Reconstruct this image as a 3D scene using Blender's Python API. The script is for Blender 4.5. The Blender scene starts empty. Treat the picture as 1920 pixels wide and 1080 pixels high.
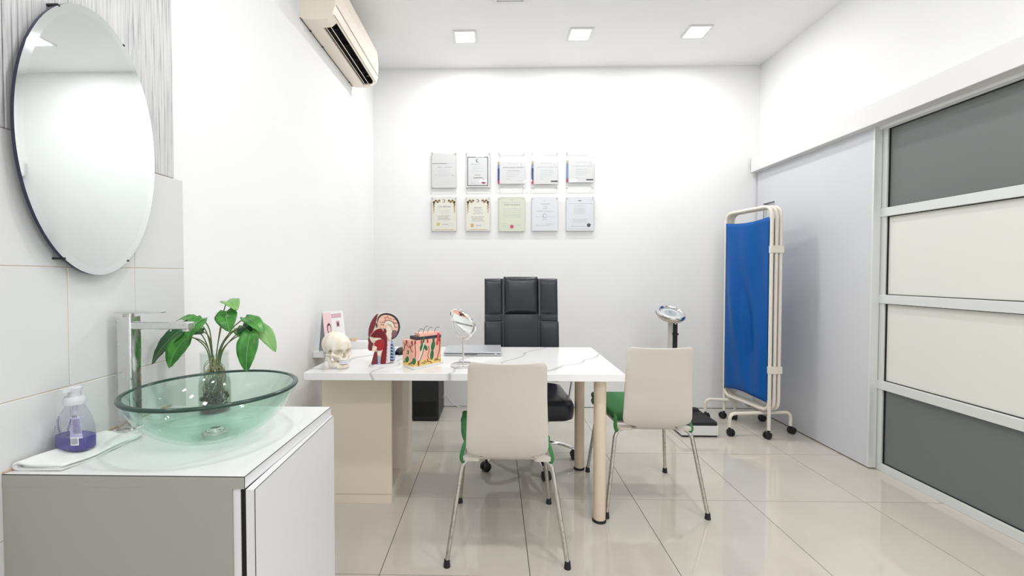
import bpy, bmesh, math, random
import numpy as np
from math import sin, cos, pi, radians
from mathutils import Vector, Matrix

random.seed(7)
S = bpy.context.scene
COL = S.collection

# ------------------------------------------------------------------ camera
cam_d = bpy.data.cameras.new('camera')
cam_d.sensor_width = 36.0
cam_d.lens = 36.0 * 811.0 / 1920.0
cam_d.shift_x = 50.0 / 1920.0
cam_d.shift_y = -7.0 / 1920.0
cam_d.clip_start = 0.02
cam = bpy.data.objects.new('camera', cam_d)
cam.location = (0, 0, 1.197)
cam.rotation_euler = (radians(90 - 1.342), 0, radians(1.2715))
COL.objects.link(cam)
S.camera = cam

# ------------------------------------------------------------------ world / exposure
w = bpy.data.worlds.new('world'); S.world = w
w.use_nodes = True
w.node_tree.nodes['Background'].inputs[0].default_value = (0.9, 0.95, 1.0, 1)
w.node_tree.nodes['Background'].inputs[1].default_value = 1.5
S.view_settings.view_transform = 'Standard'
S.view_settings.look = 'None'
S.view_settings.gamma = 1.0
S.view_settings.use_curve_mapping = False
S.view_settings.exposure = 0.47
LAMP = 8.0             # radiance of the lamp diffusers
LAMP_W = 6.3          # light thrown down by each ceiling lamp

# ------------------------------------------------------------------ materials
MATS = {}
def mat(name, color, rough=0.5, metal=0.0, spec=0.5, coat=0.0, emit=None, alpha=None, trans=0.0, ior=1.45, sss=0.0):
    if name in MATS: return MATS[name]
    m = bpy.data.materials.new(name); m.use_nodes = True
    b = m.node_tree.nodes['Principled BSDF']
    c = tuple(color) + (1,) if len(color) == 3 else color
    b.inputs['Base Color'].default_value = c
    b.inputs['Roughness'].default_value = rough
    b.inputs['Metallic'].default_value = metal
    b.inputs['Specular IOR Level'].default_value = spec
    b.inputs['Coat Weight'].default_value = coat
    b.inputs['Transmission Weight'].default_value = trans
    b.inputs['IOR'].default_value = ior
    if emit:
        b.inputs['Emission Color'].default_value = c
        b.inputs['Emission Strength'].default_value = emit
    MATS[name] = m
    return m
def srgb(r, g, b):
    def f(c):
        c /= 255.0
        return c / 12.92 if c <= 0.04045 else ((c + 0.055) / 1.055) ** 2.4
    return (f(r), f(g), f(b))
def bsdf(m): return m.node_tree.nodes['Principled BSDF']
def node(m, t, **kw):
    n = m.node_tree.nodes.new(t)
    for k, v in kw.items(): setattr(n, k, v)
    return n
def link(m, a, b): m.node_tree.links.new(a, b)
def coords(m, scale=(1, 1, 1), rot=(0, 0, 0), src='Object'):
    tc = node(m, 'ShaderNodeTexCoord'); mp = node(m, 'ShaderNodeMapping')
    mp.inputs['Scale'].default_value = scale; mp.inputs['Rotation'].default_value = rot
    link(m, tc.outputs[src], mp.inputs[0]); return mp.outputs[0]
def ramp(m, fac, stops):
    r = node(m, 'ShaderNodeValToRGB'); e = r.color_ramp.elements
    while len(e) < len(stops): e.new(0.5)
    for i, (p, c) in enumerate(stops):
        e[i].position = p; e[i].color = tuple(c) + (1,)
    link(m, fac, r.inputs[0]); return r.outputs[0]
def noise(m, vec, scale, detail=3, rough=0.5, dist=0.0):
    n = node(m, 'ShaderNodeTexNoise')
    n.inputs['Scale'].default_value = scale; n.inputs['Detail'].default_value = detail
    n.inputs['Roughness'].default_value = rough; n.inputs['Distortion'].default_value = dist
    link(m, vec, n.inputs['Vector']); return n.outputs['Fac']
def bump(m, fac, strength=0.2, dist=0.002):
    b = node(m, 'ShaderNodeBump'); b.inputs['Strength'].default_value = strength; b.inputs['Distance'].default_value = dist
    link(m, fac, b.inputs['Height']); link(m, b.outputs[0], bsdf(m).inputs['Normal'])
def clear_mat(name, tint, gloss=0.08, rough=0.02, fres=True, ior=1.45):
    """clear glass or acrylic: tinted transmission with a fresnel reflection"""
    m = bpy.data.materials.new(name); m.use_nodes = True; nt = m.node_tree
    nt.nodes.remove(nt.nodes['Principled BSDF'])
    out = [n for n in nt.nodes if n.type == 'OUTPUT_MATERIAL'][0]
    t = nt.nodes.new('ShaderNodeBsdfTransparent'); t.inputs[0].default_value = tuple(tint) + (1,)
    g = nt.nodes.new('ShaderNodeBsdfGlossy'); g.inputs['Roughness'].default_value = rough
    g.inputs['Color'].default_value = (1, 1, 1, 1)
    mx = nt.nodes.new('ShaderNodeMixShader'); mx.inputs[0].default_value = gloss
    if fres:     # reflectance rises toward grazing angles, the same on both sides of the sheet
        lw = nt.nodes.new('ShaderNodeLayerWeight'); lw.inputs[0].default_value = 0.5
        pw = nt.nodes.new('ShaderNodeMath'); pw.operation = 'POWER'; pw.inputs[1].default_value = 4.0
        r0 = ((ior-1)/(ior+1))**2
        ma = nt.nodes.new('ShaderNodeMath'); ma.operation = 'MULTIPLY_ADD'; ma.inputs[1].default_value = 0.55; ma.inputs[2].default_value = r0
        nt.links.new(lw.outputs['Facing'], pw.inputs[0]); nt.links.new(pw.outputs[0], ma.inputs[0]); nt.links.new(ma.outputs[0], mx.inputs[0])
    nt.links.new(t.outputs[0], mx.inputs[1]); nt.links.new(g.outputs[0], mx.inputs[2])
    nt.links.new(mx.outputs[0], out.inputs[0])
    MATS[name] = m; return m

def paint(name, col, rough=0.6, amt=0.02):
    m = mat(name, col, rough, spec=0.3)
    f = noise(m, coords(m), 2.5, 4)
    lo = tuple(c * (1 - amt) for c in col)
    link(m, ramp(m, f, [(0.35, lo), (0.65, col)]), bsdf(m).inputs['Base Color'])
    bump(m, noise(m, coords(m), 180, 2), 0.05, 0.001)
    return m
WALL = paint('wall_paint', (0.905, 0.908, 0.908))
CEIL = paint('ceiling_paint', (0.915, 0.915, 0.915), 0.8)
TRIM = paint('trim_paint', (0.82, 0.82, 0.82), 0.45)
# polished porcelain floor tiles
FT = mat('floor_tile', srgb(202, 197, 188), 0.06, spec=0.7)
_f = noise(FT, coords(FT), 3.0, 5, 0.6)
link(FT, ramp(FT, _f, [(0.3, srgb(199, 193, 183)), (0.7, srgb(208, 202, 192))]), bsdf(FT).inputs['Base Color'])
_r = noise(FT, coords(FT), 1.2, 3)
link(FT, ramp(FT, _r, [(0.3, (0.03, 0.03, 0.03)), (0.75, (0.07, 0.07, 0.07))]), bsdf(FT).inputs['Roughness'])
GROUT = mat('floor_grout', srgb(96, 86, 78), 0.9)
WT = mat('white_wall_tile', (0.69, 0.695, 0.69), 0.18)
WGROUT = mat('wall_grout', srgb(205, 190, 172), 0.9)
# grey streaked accent tile
GT = mat('grey_streaked_tile', srgb(205, 205, 205), 0.45)
_n = noise(GT, coords(GT, (1, 190, 5.0)), 1.0, 3, 0.6)
link(GT, ramp(GT, _n, [(0.33, srgb(152, 153, 158)), (0.43, srgb(192, 192, 194)), (0.55, srgb(205, 205, 205)), (0.72, srgb(220, 220, 220))]), bsdf(GT).inputs['Base Color'])
bump(GT, _n, 0.6, 0.002)
LAMINATE = mat('white_laminate', (0.75, 0.75, 0.76), 0.3)
LAM_TOP = mat('white_worktop', (0.76, 0.76, 0.765), 0.25)
SHADE_LAM = mat('shaded_white_laminate', srgb(162, 161, 155), 0.4)  # white laminate with the shade of the cabinet side mixed into its colour
EDGE = mat('dark_edge_line', (0.03, 0.03, 0.03), 0.5)
BLACK = mat('black_plastic', (0.012, 0.012, 0.014), 0.45)
BLACKG = mat('black_gap', (0.006, 0.006, 0.006), 0.8)
CHROME = mat('chrome', (0.80, 0.80, 0.80), 0.08, metal=1.0)
STEEL = mat('worn_steel', (0.52, 0.50, 0.47), 0.25, metal=1.0)
_n = noise(STEEL, coords(STEEL), 60, 4, 0.7)
link(STEEL, ramp(STEEL, _n, [(0.33, (0.42, 0.40, 0.37)), (0.5, (0.60, 0.58, 0.55))]), bsdf(STEEL).inputs['Base Color'])
FAUCET = mat('spotted_chrome', (0.7, 0.7, 0.7), 0.1, metal=1.0)
_n = noise(FAUCET, coords(FAUCET, (1, 1, .5)), 90, 5, 0.7)
link(FAUCET, ramp(FAUCET, _n, [(0.35, (0.08, 0.08, 0.08)), (0.62, (0.28, 0.28, 0.28))]), bsdf(FAUCET).inputs['Roughness'])
MIRROR = mat('mirror_glass', (0.82, 0.87, 0.852), 0.01, metal=1.0)
BEVEL = mat('mirror_bevel', (0.86, 0.905, 0.895), 0.03, metal=1.0)
NAVY = mat('mirror_edge', (0.02, 0.025, 0.06), 0.3)
BOWLG = clear_mat('green_glass', (0.845, 0.945, 0.90), ior=1.5)
BOWLRIM = mat('green_glass_edge', (0.02, 0.055, 0.043), 0.18)
JARG = clear_mat('jar_glass', (0.93, 0.96, 0.945), ior=1.45)
ACRYL = clear_mat('clear_acrylic', (0.975, 0.98, 0.98), ior=1.35)
ACRYE = mat('acrylic_edge', (.42, .43, .44), .4)
WATER = clear_mat('water', (0.90, 0.93, 0.86), ior=1.2)
PAPER = mat('paper', (0.76, 0.76, 0.765), 0.7)
PAPER2 = mat('bluish_paper', srgb(236, 237, 244), 0.7)
PAPERG = mat('green_paper', srgb(228, 231, 212), 0.7)
PAPERC = mat('cream_paper', srgb(242, 239, 228), 0.7)
CREAM = mat('cream_plastic', srgb(246, 236, 222), 0.4)
CREAMD = mat('cream_seam', srgb(176, 164, 146), 0.6)
BEIGE = mat('beige_laminate', srgb(236, 224, 208), 0.5)
BEIGEP = mat('beige_lacquer', srgb(228, 208, 186), 0.3)
IVORY = mat('ivory_lacquer', srgb(208, 201, 191), 0.28)
GREEN = mat('green_fabric', srgb(62, 122, 70), 0.85)
bump(GREEN, noise(GREEN, coords(GREEN), 400, 2), 0.3, 0.001)
LEATHER = mat('black_leather', (0.018, 0.021, 0.031), 0.29, spec=0.55)
bump(LEATHER, noise(LEATHER, coords(LEATHER), 260, 2), 0.12, 0.001)
STITCH = mat('grey_stitching', (0.30, 0.31, 0.33), 0.7)
BLUE = mat('blue_vinyl', srgb(0, 84, 160), 0.42, spec=0.3)
FRAMEW = mat('ivory_tube', srgb(232, 226, 214), 0.3)
ALU = mat('white_aluminium', srgb(224, 227, 225), 0.35, metal=0.15)
DOORW = mat('door_laminate', srgb(212, 214, 219), 0.28)
GLASSD = mat('dark_frosted_pane', srgb(112, 118, 117), 0.32)
GLASSW = mat('white_frosted_pane', srgb(229, 230, 223), 0.35)
TOWEL = mat('white_towel', (0.84, 0.85, 0.83), 0.95)
bump(TOWEL, noise(TOWEL, coords(TOWEL), 500, 2), 0.5, 0.002)
SILVER = mat('silver_plastic', srgb(190, 193, 197), 0.35, metal=0.3)
BONE = mat('bone_plastic', srgb(238, 230, 214), 0.5)
_n = noise(BONE, coords(BONE), 30, 4)
link(BONE, ramp(BONE, _n, [(0.35, srgb(232, 219, 200)), (0.6, srgb(243, 238, 226))]), bsdf(BONE).inputs['Base Color'])
RUBBER = mat('black_rubber', (0.015, 0.017, 0.019), 0.6)
WHITEP = mat('white_plastic', (0.80, 0.80, 0.80), 0.35)
# marble
MARB = mat('white_marble', (0.88, 0.88, 0.88), 0.15)
_v = coords(MARB, (1, 1, 1), (0, 0, radians(28)))
_wv = node(MARB, 'ShaderNodeTexWave'); _wv.inputs['Scale'].default_value = 1.15
_wv.inputs['Distortion'].default_value = 9.0; _wv.inputs['Detail'].default_value = 3.0; _wv.inputs['Detail Scale'].default_value = 1.1
link(MARB, _v, _wv.inputs['Vector'])
_c = ramp(MARB, _wv.outputs['Fac'], [(0.0, srgb(196, 196, 197)), (0.004, srgb(222, 222, 222)), (0.02, srgb(242, 242, 242)), (1.0, srgb(244, 244, 244))])
link(MARB, _c, bsdf(MARB).inputs['Base Color'])

# ------------------------------------------------------------------ mesh helpers
class MB:
    def __init__(s): s.v = []; s.f = []; s.m = []; s.cur = 0
    def add(s, vs, fs):
        o = len(s.v); s.v += [tuple(p) for p in vs]
        for f in fs: s.f.append([i + o for i in f]); s.m.append(s.cur)
        return s
    def mt(s, i): s.cur = i; return s
    def box(s, x0, x1, y0, y1, z0, z1):
        return s.add([(x0,y0,z0),(x1,y0,z0),(x1,y1,z0),(x0,y1,z0),(x0,y0,z1),(x1,y0,z1),(x1,y1,z1),(x0,y1,z1)],
            [(0,3,2,1),(4,5,6,7),(0,1,5,4),(1,2,6,5),(2,3,7,6),(3,0,4,7)])
    def prism(s, poly, f0, f1):
        """poly: list of 2d points, f0/f1 map (a,b)->3d for both ends"""
        n = len(poly)
        vs = [f0(*p) for p in poly] + [f1(*p) for p in poly]
        fs = [tuple(range(n))[::-1], tuple(range(n, 2*n))] + [(i, (i+1) % n, n+(i+1) % n, n+i) for i in range(n)]
        return s.add(vs, fs)
    def lathe(s, prof, c=(0,0,0), seg=32, axis=None):
        """prof (r,z) from bottom to top; rotates about local z at c, axis: optional direction"""
        q = Vector((0,0,1)).rotation_difference(Vector(axis)) if axis else None
        vs = []; idx = []
        for r, z in prof:
            ring = []
            if r < 1e-6:
                p = Vector((0,0,z)); ring = [len(vs)]*seg; vs.append(p)
            else:
                for k in range(seg):
                    a = 2*pi*k/seg; ring.append(len(vs)); vs.append(Vector((r*cos(a), r*sin(a), z)))
            idx.append(ring)
        fs = []
        for i in range(len(idx)-1):
            A, B = idx[i], idx[i+1]
            for k in range(seg):
                q4 = [A[k], A[(k+1) % seg], B[(k+1) % seg], B[k]]
                u = []
                for t in q4:
                    if t not in u: u.append(t)
                if len(u) > 2: fs.append(u)
        if q: vs = [q @ p for p in vs]
        return s.add([Vector(c) + p for p in vs], fs)
    def cyl(s, p0, p1, r, seg=20, r1=None):
        p0 = Vector(p0); p1 = Vector(p1); L = (p1-p0).length
        r1 = r if r1 is None else r1
        return s.lathe([(0,0),(r,0),(r1,L),(0,L)], p0, seg, tuple((p1-p0).normalized()))
    def sphere(s, c, rad, seg=16, rings=10, rot=None):
        rx, ry, rz = rad if hasattr(rad, '__len__') else (rad,)*3
        vs = []; fs = []
        for i in range(rings+1):
            t = pi*i/rings
            for k in range(seg):
                a = 2*pi*k/seg; p = Vector((rx*sin(t)*cos(a), ry*sin(t)*sin(a), -rz*cos(t)))
                if rot: p = rot @ p
                vs.append(Vector(c)+p)
        for i in range(rings):
            for k in range(seg):
                fs.append((i*seg+k, i*seg+(k+1) % seg, (i+1)*seg+(k+1) % seg, (i+1)*seg+k))
        return s.add(vs, fs)
    def tube(s, pts, r, seg=10, closed=False, flat=None, rads=None):
        pts = [Vector(p) for p in pts]; n = len(pts)
        tang = []
        for i in range(n):
            a = pts[(i-1) % n] if (closed or i > 0) else pts[i]
            b = pts[(i+1) % n] if (closed or i < n-1) else pts[i]
            tang.append((b-a).normalized())
        t0 = tang[0]; up = Vector((0,0,1)) if abs(t0.z) < 0.9 else Vector((1,0,0))
        nn = (up - t0*up.dot(t0)).normalized(); vs = []
        for i in range(n):
            t = tang[i]; nn = (nn - t*nn.dot(t)).normalized(); bb = t.cross(nn)
            rr = rads[i] if rads else r
            ra, rb = (rr, rr) if not flat else flat
            for k in range(seg):
                a = 2*pi*k/seg; vs.append(pts[i] + nn*(ra*cos(a)) + bb*(rb*sin(a)))
        fs = []
        m = n if closed else n-1
        for i in range(m):
            j = (i+1) % n
            for k in range(seg):
                fs.append((i*seg+k, i*seg+(k+1) % seg, j*seg+(k+1) % seg, j*seg+k))
        if not closed:
            fs.append(tuple(range(seg))[::-1]); fs.append(tuple((n-1)*seg+k for k in range(seg)))
        return s.add(vs, fs)
    def grid(s, fn, nu, nv):
        vs = [fn(i/(nu-1), j/(nv-1)) for i in range(nu) for j in range(nv)]
        fs = [(i*nv+j, (i+1)*nv+j, (i+1)*nv+j+1, i*nv+j+1) for i in range(nu-1) for j in range(nv-1)]
        return s.add(vs, fs)
    def build(s, name, mats, parent=None, smooth=True, angle=38, bevel=0, bseg=2, solid=0, offset=0, subs=0, recalc=True):
        me = bpy.data.meshes.new(name)
        me.from_pydata([tuple(p) for p in s.v], [], s.f)
        if not isinstance(mats, (list, tuple)): mats = [mats]
        for m in mats: me.materials.append(m)
        me.polygons.foreach_set('material_index', s.m)
        if recalc:
            bm = bmesh.new(); bm.from_mesh(me); bmesh.ops.recalc_face_normals(bm, faces=bm.faces); bm.to_mesh(me); bm.free()
        if smooth:
            me.polygons.foreach_set('use_smooth', [True]*len(me.polygons))
            me.set_sharp_from_angle(angle=radians(angle))
        o = bpy.data.objects.new(name, me); COL.objects.link(o)
        if parent: o.parent = parent
        if solid:
            md = o.modifiers.new('solid', 'SOLIDIFY'); md.thickness = solid; md.offset = offset
        if bevel:
            md = o.modifiers.new('bevel', 'BEVEL'); md.width = bevel; md.segments = bseg; md.limit_method = 'ANGLE'; md.angle_limit = radians(40)
            md.harden_normals = False
        if subs:
            md = o.modifiers.new('subs', 'SUBSURF'); md.levels = subs; md.render_levels = subs
        return o

def fillet(pts, r, n=6):
    pts = [Vector(p) for p in pts]; out = [pts[0]]
    for i in range(1, len(pts)-1):
        a, b, c = pts[i-1], pts[i], pts[i+1]
        d1 = (a-b); d2 = (c-b); rr = min(r, d1.length*0.48, d2.length*0.48)
        p = b + d1.normalized()*rr; q = b + d2.normalized()*rr
        for k in range(n+1):
            t = k/n; out.append(p*(1-t)**2 + b*2*t*(1-t) + q*t*t)
    out.append(pts[-1]); return out
def catmull(pts, n=6):
    pts = [Vector(p) for p in pts]; P = [pts[0]] + pts + [pts[-1]]; out = []
    for i in range(1, len(P)-2):
        for k in range(n):
            t = k/n; a, b, c, d = P[i-1], P[i], P[i+1], P[i+2]
            out.append(0.5*((2*b) + (c-a)*t + (2*a-5*b+4*c-d)*t*t + (3*b-a-3*c+d)*t**3))
    out.append(pts[-1]); return out
def rrect(w, h, r, n=5):
    """rounded rectangle outline centred on origin"""
    out = []
    for cx_, cy_, a0 in ((w/2-r, h/2-r, 0), (-w/2+r, h/2-r, 90), (-w/2+r, -h/2+r, 180), (w/2-r, -h/2+r, 270)):
        for k in range(n+1):
            a = radians(a0+90*k/n); out.append((cx_+r*cos(a), cy_+r*sin(a)))
    return out

def tag(o, label=None, cat=None, group=None, kind=None):
    if label: o['label'] = label
    if cat: o['category'] = cat
    if group: o['group'] = group
    if kind: o['kind'] = kind
    return o
def thing(name, loc, label, cat, rz=0, group=None):
    o = bpy.data.objects.new(name, None); COL.objects.link(o)
    o.empty_display_size = 0.05; o.location = loc; o.rotation_euler = (0, 0, rz)
    return tag(o, label, cat, group)
def struct(o, label=None): return tag(o, label, kind='structure')
def copy_tree(o, parent=None):
    c = o.copy(); COL.objects.link(c); c.parent = parent
    for ch in list(o.children): copy_tree(ch, c)
    return c
def clone(o, parent, loc):
    c = o.copy(); COL.objects.link(c); c.parent = parent; c.location = loc; return c

# ================================================================== ROOM
XL, XR, YB, YF, ZC = -1.09, 2.32, 3.875, -1.6, 3.02
# floor with tiles
fl = MB().box(XL-.1, XR+.15, YF-.1, YB+.1, -.06, -.004).build('floor', GROUT, smooth=False)
struct(fl, 'polished beige tiled floor')
jx = [.14+.6*k for k in range(-3, 5)]; jy = [2.287+.6*k for k in range(-7, 4)]
G = .0016
tile_cache = {}
for i in range(len(jx)-1):
    for j in range(len(jy)-1):
        x0, x1 = max(jx[i], XL), min(jx[i+1], XR+.04); y0, y1 = max(jy[j], YF), min(jy[j+1], YB)
        if x1-x0 < .02 or y1-y0 < .02: continue
        key = (round(x1-x0, 3), round(y1-y0, 3))
        cx_, cy_ = (x0+x1)/2, (y0+y1)/2
        if key in tile_cache: clone(tile_cache[key], fl, (cx_, cy_, 0))
        else:
            hw, hh = (x1-x0)/2-G, (y1-y0)/2-G
            o = MB().box(-hw, hw, -hh, hh, -.012, 0).build('floor_tile', FT, fl, smooth=False)
            o.location = (cx_, cy_, 0); tile_cache[key] = o
struct(MB().box(XL-.1, XR+.15, YF-.1, YB+.1, ZC, ZC+.1).build('ceiling', CEIL, smooth=False), 'flat white ceiling')
struct(MB().box(XL-.1, XR+.15, YB, YB+.12, 0, ZC).build('wall_back', WALL, smooth=False), 'white wall behind the desk')
struct(MB().box(XL-.1, XR+.15, YF-.12, YF, 0, ZC).build('wall_front', WALL, smooth=False), 'white wall behind the viewer')
wl = struct(MB().box(XL-.12, XL, YF, YB, 0, ZC).build('wall_left', WALL, smooth=False), 'white wall on the left with tiles by the basin')
# left wall tiling
MB().box(XL, XL+.0287, .22, 1.453, 0, 1.512).build('tile_grout', WGROUT, wl, smooth=False)
cols = [1.453-.2015*k for k in range(0, 7)]; rows = [1.512-.297*k for k in range(0, 6)]
t0 = None
for i in range(6):
    for j in range(5):
        loc = (XL+.022, (cols[i]+cols[i+1])/2, (rows[j]+rows[j+1])/2)
        if t0: clone(t0, wl, loc)
        else:
            t0 = MB().box(0, .008, -.0998, .0998, -.1475, .1475).build('wall_tile', WT, wl, smooth=False, bevel=.0012, bseg=1); t0.location = loc
MB().box(XL, XL+.014, .22, 1.416, 1.512, ZC).build('accent_backing', WALL, wl, smooth=False)
for y0, y1 in ((.921, 1.416), (.43, .921), (.22, .43)):
    for z0, z1 in ((1.512, 2.112), (2.112, 2.712), (2.712, ZC)):
        MB().box(XL+.014, XL+.03, y0+.0008, y1-.0008, z0+.001, z1-.001).build('accent_tile', GT, wl, smooth=False, bevel=.002, bseg=1)
# right wall: full-height piece above the door head, deeper piece behind the sliding leaf, plain piece toward the viewer
wr = MB()
wr.box(XR, XR+.12, YF, YB, 2.07, ZC).box(XR+.03, XR+.12, 2.66, YB, 0, 2.07).box(XR, XR+.12, YF, -1.3, 0, 2.07).box(XR, XR+.12, .55, .95, 0, 2.07).box(XR, XR+.12, -1.3, .55, 0, .12).box(XR+.10, XR+.12, .95, 2.66, 0, 2.07)
struct(wr.build('wall_right', WALL, smooth=False), 'white wall on the right above the sliding door')
# header box over the sliding door
hd = MB().box(2.237, XR, .60, 3.855, 2.085, 2.21).build('trim_1', TRIM, smooth=False, bevel=.002, bseg=1)
struct(hd, 'white boxed header above the sliding door')
# sliding door leaf with recessed pull
dr = MB()
x0, x1 = 2.298, 2.340
dr.box(x0, x1, 2.70, 3.62, .008, 2.10).box(x0, x1, 3.77, 3.86, .008, 2.10).box(x0, x1, 3.62, 3.77, 1.80, 2.10).box(x0, x1, 3.62, 3.77, .008, 1.50).box(x0+.03, x1, 3.62, 3.77, 1.50, 1.80)
door = struct(dr.build('door_1', DOORW, smooth=False), 'plain pale grey sliding door leaf')
MB().box(x0+.026, x0+.0298, 3.625, 3.765, 1.505, 1.795).build('recessed_pull', ALU, door, smooth=False)
MB().box(x0-.001, x0+.004, 3.61, 3.62, 1.49, 1.81).box(x0-.001, x0+.004, 3.77, 3.78, 1.49, 1.81).box(x0-.001, x0+.004, 3.62, 3.77, 1.80, 1.81).build('pull_rim', ALU, door, smooth=False)
MB().box(x0-.0015, x1, 2.685, 2.699, .008, 2.10).build('edge_strip', ALU, door, smooth=False)
# glazed partition
pt = MB().box(2.343, 2.375, 2.655, 2.70, 0, 2.115).box(2.343, 2.375, .95, 1.0, 0, 2.115).build('window_1', ALU, smooth=False, bevel=.0015, bseg=1)
struct(pt, 'white aluminium glazed partition with grey and white frosted panes')
zr = [(0, .048), (.499, .551), (1.02, 1.073), (1.543, 1.595), (2.066, 2.115)]
for k, (a, b) in enumerate(zr):
    MB().box(2.336 if 0 < k < 4 else 2.341, 2.372, 1.0, 2.70 if 0 < k < 4 else 2.655, a, b).build('rail', ALU, pt, smooth=False, bevel=.0015, bseg=1)
for k in range(4):
    gm = GLASSD if k in (0, 3) else GLASSW
    MB().box(2.360, 2.368, 1.0, 2.655, zr[k][1], zr[k+1][0]).build('pane', gm, pt, smooth=False)
    a, b = zr[k][1], zr[k+1][0]
    MB().box(2.354, 2.360, 2.649, 2.655, a, b).box(2.354, 2.360, 1.0, 2.655, a, a+.004).box(2.354, 2.360, 1.0, 2.655, b-.004, b).build('gasket', BLACKG, pt, smooth=False)
MB().box(2.29, 2.37, 1.0, 2.70, 2.116, 2.128).build('track', ALU, pt, smooth=False)
w2 = MB().box(2.34, 2.40, -1.3, -1.25, .12, 2.07).box(2.34, 2.40, .5, .55, .12, 2.07).box(2.34, 2.40, -.40, -.35, .12, 2.07).box(2.34, 2.40, -1.25, .5, .12, .17).box(2.34, 2.40, -1.25, .5, 2.02, 2.07).build('added_window', ALU, smooth=False)  # added window, never in view, lets in daylight to brighten the room
struct(w2, 'added white framed window beside the viewer, out of view, for fill light')
for a, b in ((-1.25, -.40), (-.35, .5)): MB().box(2.366, 2.372, a, b, .17, 2.02).build('pane', ACRYL, w2, smooth=False)
# low skirting line under back wall
struct(MB().box(XL, 2.29, YB-.004, YB, 0, .004).build('baseboard_back', GROUT, smooth=False), 'thin dark joint between floor and back wall')

# ================================================================== CEILING LIGHTS
EMIT = mat('lamp_diffuser', (1, .985, .96), 0.5, emit=LAMP)
def ceiling_light():
    t = thing('ceiling_light', (0, 0, 0), 'x', 'light', group='square ceiling lights')
    f = MB()
    o_, i_ = .088, .071
    for a in ((-o_, o_, -o_, -i_), (-o_, o_, i_, o_), (-o_, -i_, -i_, i_), (i_, o_, -i_, i_)):
        f.box(a[0], a[1], a[2], a[3], -.008, 0)
    f.build('frame', WHITEP, t, smooth=False, bevel=.002, bseg=1)
    MB().box(-i_, i_, -i_, i_, -.005, 0).build('diffuser', EMIT, t, smooth=False)
    ld = bpy.data.lights.new('lamp_glow', 'AREA'); ld.shape = 'SQUARE'; ld.size = .13; ld.energy = LAMP_W; ld.color = (1, .99, .98)
    lo = bpy.data.objects.new('lamp_glow', ld); COL.objects.link(lo); lo.parent = t; lo.location = (0, 0, -.009)
    return t
cl = ceiling_light()
spots = [(-.23, 3.36, 'square ceiling light nearest the air conditioner'), (.645, 3.345, 'square ceiling light in the middle of the far row'), (1.515, 3.33, 'square ceiling light nearest the wall with the sliding door')]
for y, rn in ((1.05, 'middle row above the visitor chairs'), (-.75, 'row behind the viewer')):
    for x, side in ((-.23, 'left'), (.645, 'centre'), (1.515, 'right')): spots.append((x, y, side + ' square ceiling light of the ' + rn))
for i, (x, y, lb) in enumerate(spots):
    o = cl if i == 0 else copy_tree(cl)
    o.location = (x, y, ZC); o['label'] = lb
    if i >= 3: o['group'] = 'square ceiling lights nearer the viewer'
v = thing('ceiling_vent', (.1, 2.76, ZC), 'square grey slatted vent in the ceiling at the top edge of the picture', 'vent')
f = MB()
for a in ((-.115, .115, -.19, -.165), (-.115, .115, .165, .19), (-.115, -.09, -.165, .165), (.09, .115, -.165, .165)): f.box(*a, -.012, 0)
f.build('frame', WHITEP, v, smooth=False)
MB().box(-.09, .09, -.165, .165, -.003, 0).build('backing', mat('vent_grey', (.35, .36, .37), .7), v, smooth=False)
for k in range(9):
    y = -.145+.036*k; MB().prism([(y, -.011), (y+.02, -.004), (y+.021, -.006), (y+.001, -.013)], lambda a, b: (-.09, a, b), lambda a, b: (.09, a, b)).build('slat', WHITEP, v, smooth=False)

# ================================================================== AIR CONDITIONER
ac = thing('air_conditioner', (XL, 2.425, 2.63), 'cream split air conditioner on the left wall near the ceiling', 'air conditioner')
L = .885
full = [(0, 0), (.02, -.008), (.10, -.012), (.15, -.008), (.185, .022), (.2, .065), (.203, .16), (.195, .25), (.16, .285), (0, .285)]
notch = [(0, 0), (.02, -.008), (.098, -.012), (.100, .045), (.135, .075), (.170, .060), (.176, .014), (.185, .022), (.2, .065), (.203, .16), (.195, .25), (.16, .285), (0, .285)]
b = MB()
def seg(poly, a, c): b.prism(poly, lambda x, z: (x, a, z), lambda x, z: (x, c, z))
seg(full, 0, .085); seg(notch, .085, L-.04); seg(full, L-.04, L)
b.build('body', CREAM, ac, smooth=False)
MB().prism([(.1005, .040), (.1345, .0745), (.1695, .0595), (.1755, .02), (.168, .02), (.162, .054), (.1345, .066), (.108, .036), (.106, 0), (.1005, 0)], lambda x, z: (x, .0855, z), lambda x, z: (x, L-.0405, z)).build('air_outlet', BLACKG, ac, smooth=False)
for ya_ in (.086, L-.0425): MB().box(.106, .168, ya_, ya_+.0015, .0, .05).build('outlet_end', BLACK, ac, smooth=False)
for xx, zz in ((.110, -.006), (.138, -.004)):
    MB().prism([(xx, zz), (xx+.0028, zz), (xx+.0028, zz+.004), (xx, zz+.004)], lambda x, z: (x, .088, z), lambda x, z: (x, L-.044, z)).build('louver', CREAM, ac, smooth=False)
for k in range(4):
    y = .16+.18*k; MB().box(.112, .162, y, y+.002, .020, .05).build('deflector', BLACK, ac, smooth=False)
MB().box(.1985, .2045, .01, L-.01, .068, .0695).build('panel_seam', CREAMD, ac, smooth=False)
MB().box(.183, .1885, .02, L-.02, .0215, .0228).build('lower_seam', CREAMD, ac, smooth=False)
MB().box(-.0, .004, -.001, L, -.0035, -.0002).build('back_plate', BLACK, ac, smooth=False)
for yy in (.12, .30, .8): MB().box(.0, .012, yy, yy+.012, -.0065, -.003).build('clip', BLACK, ac, smooth=False)

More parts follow.
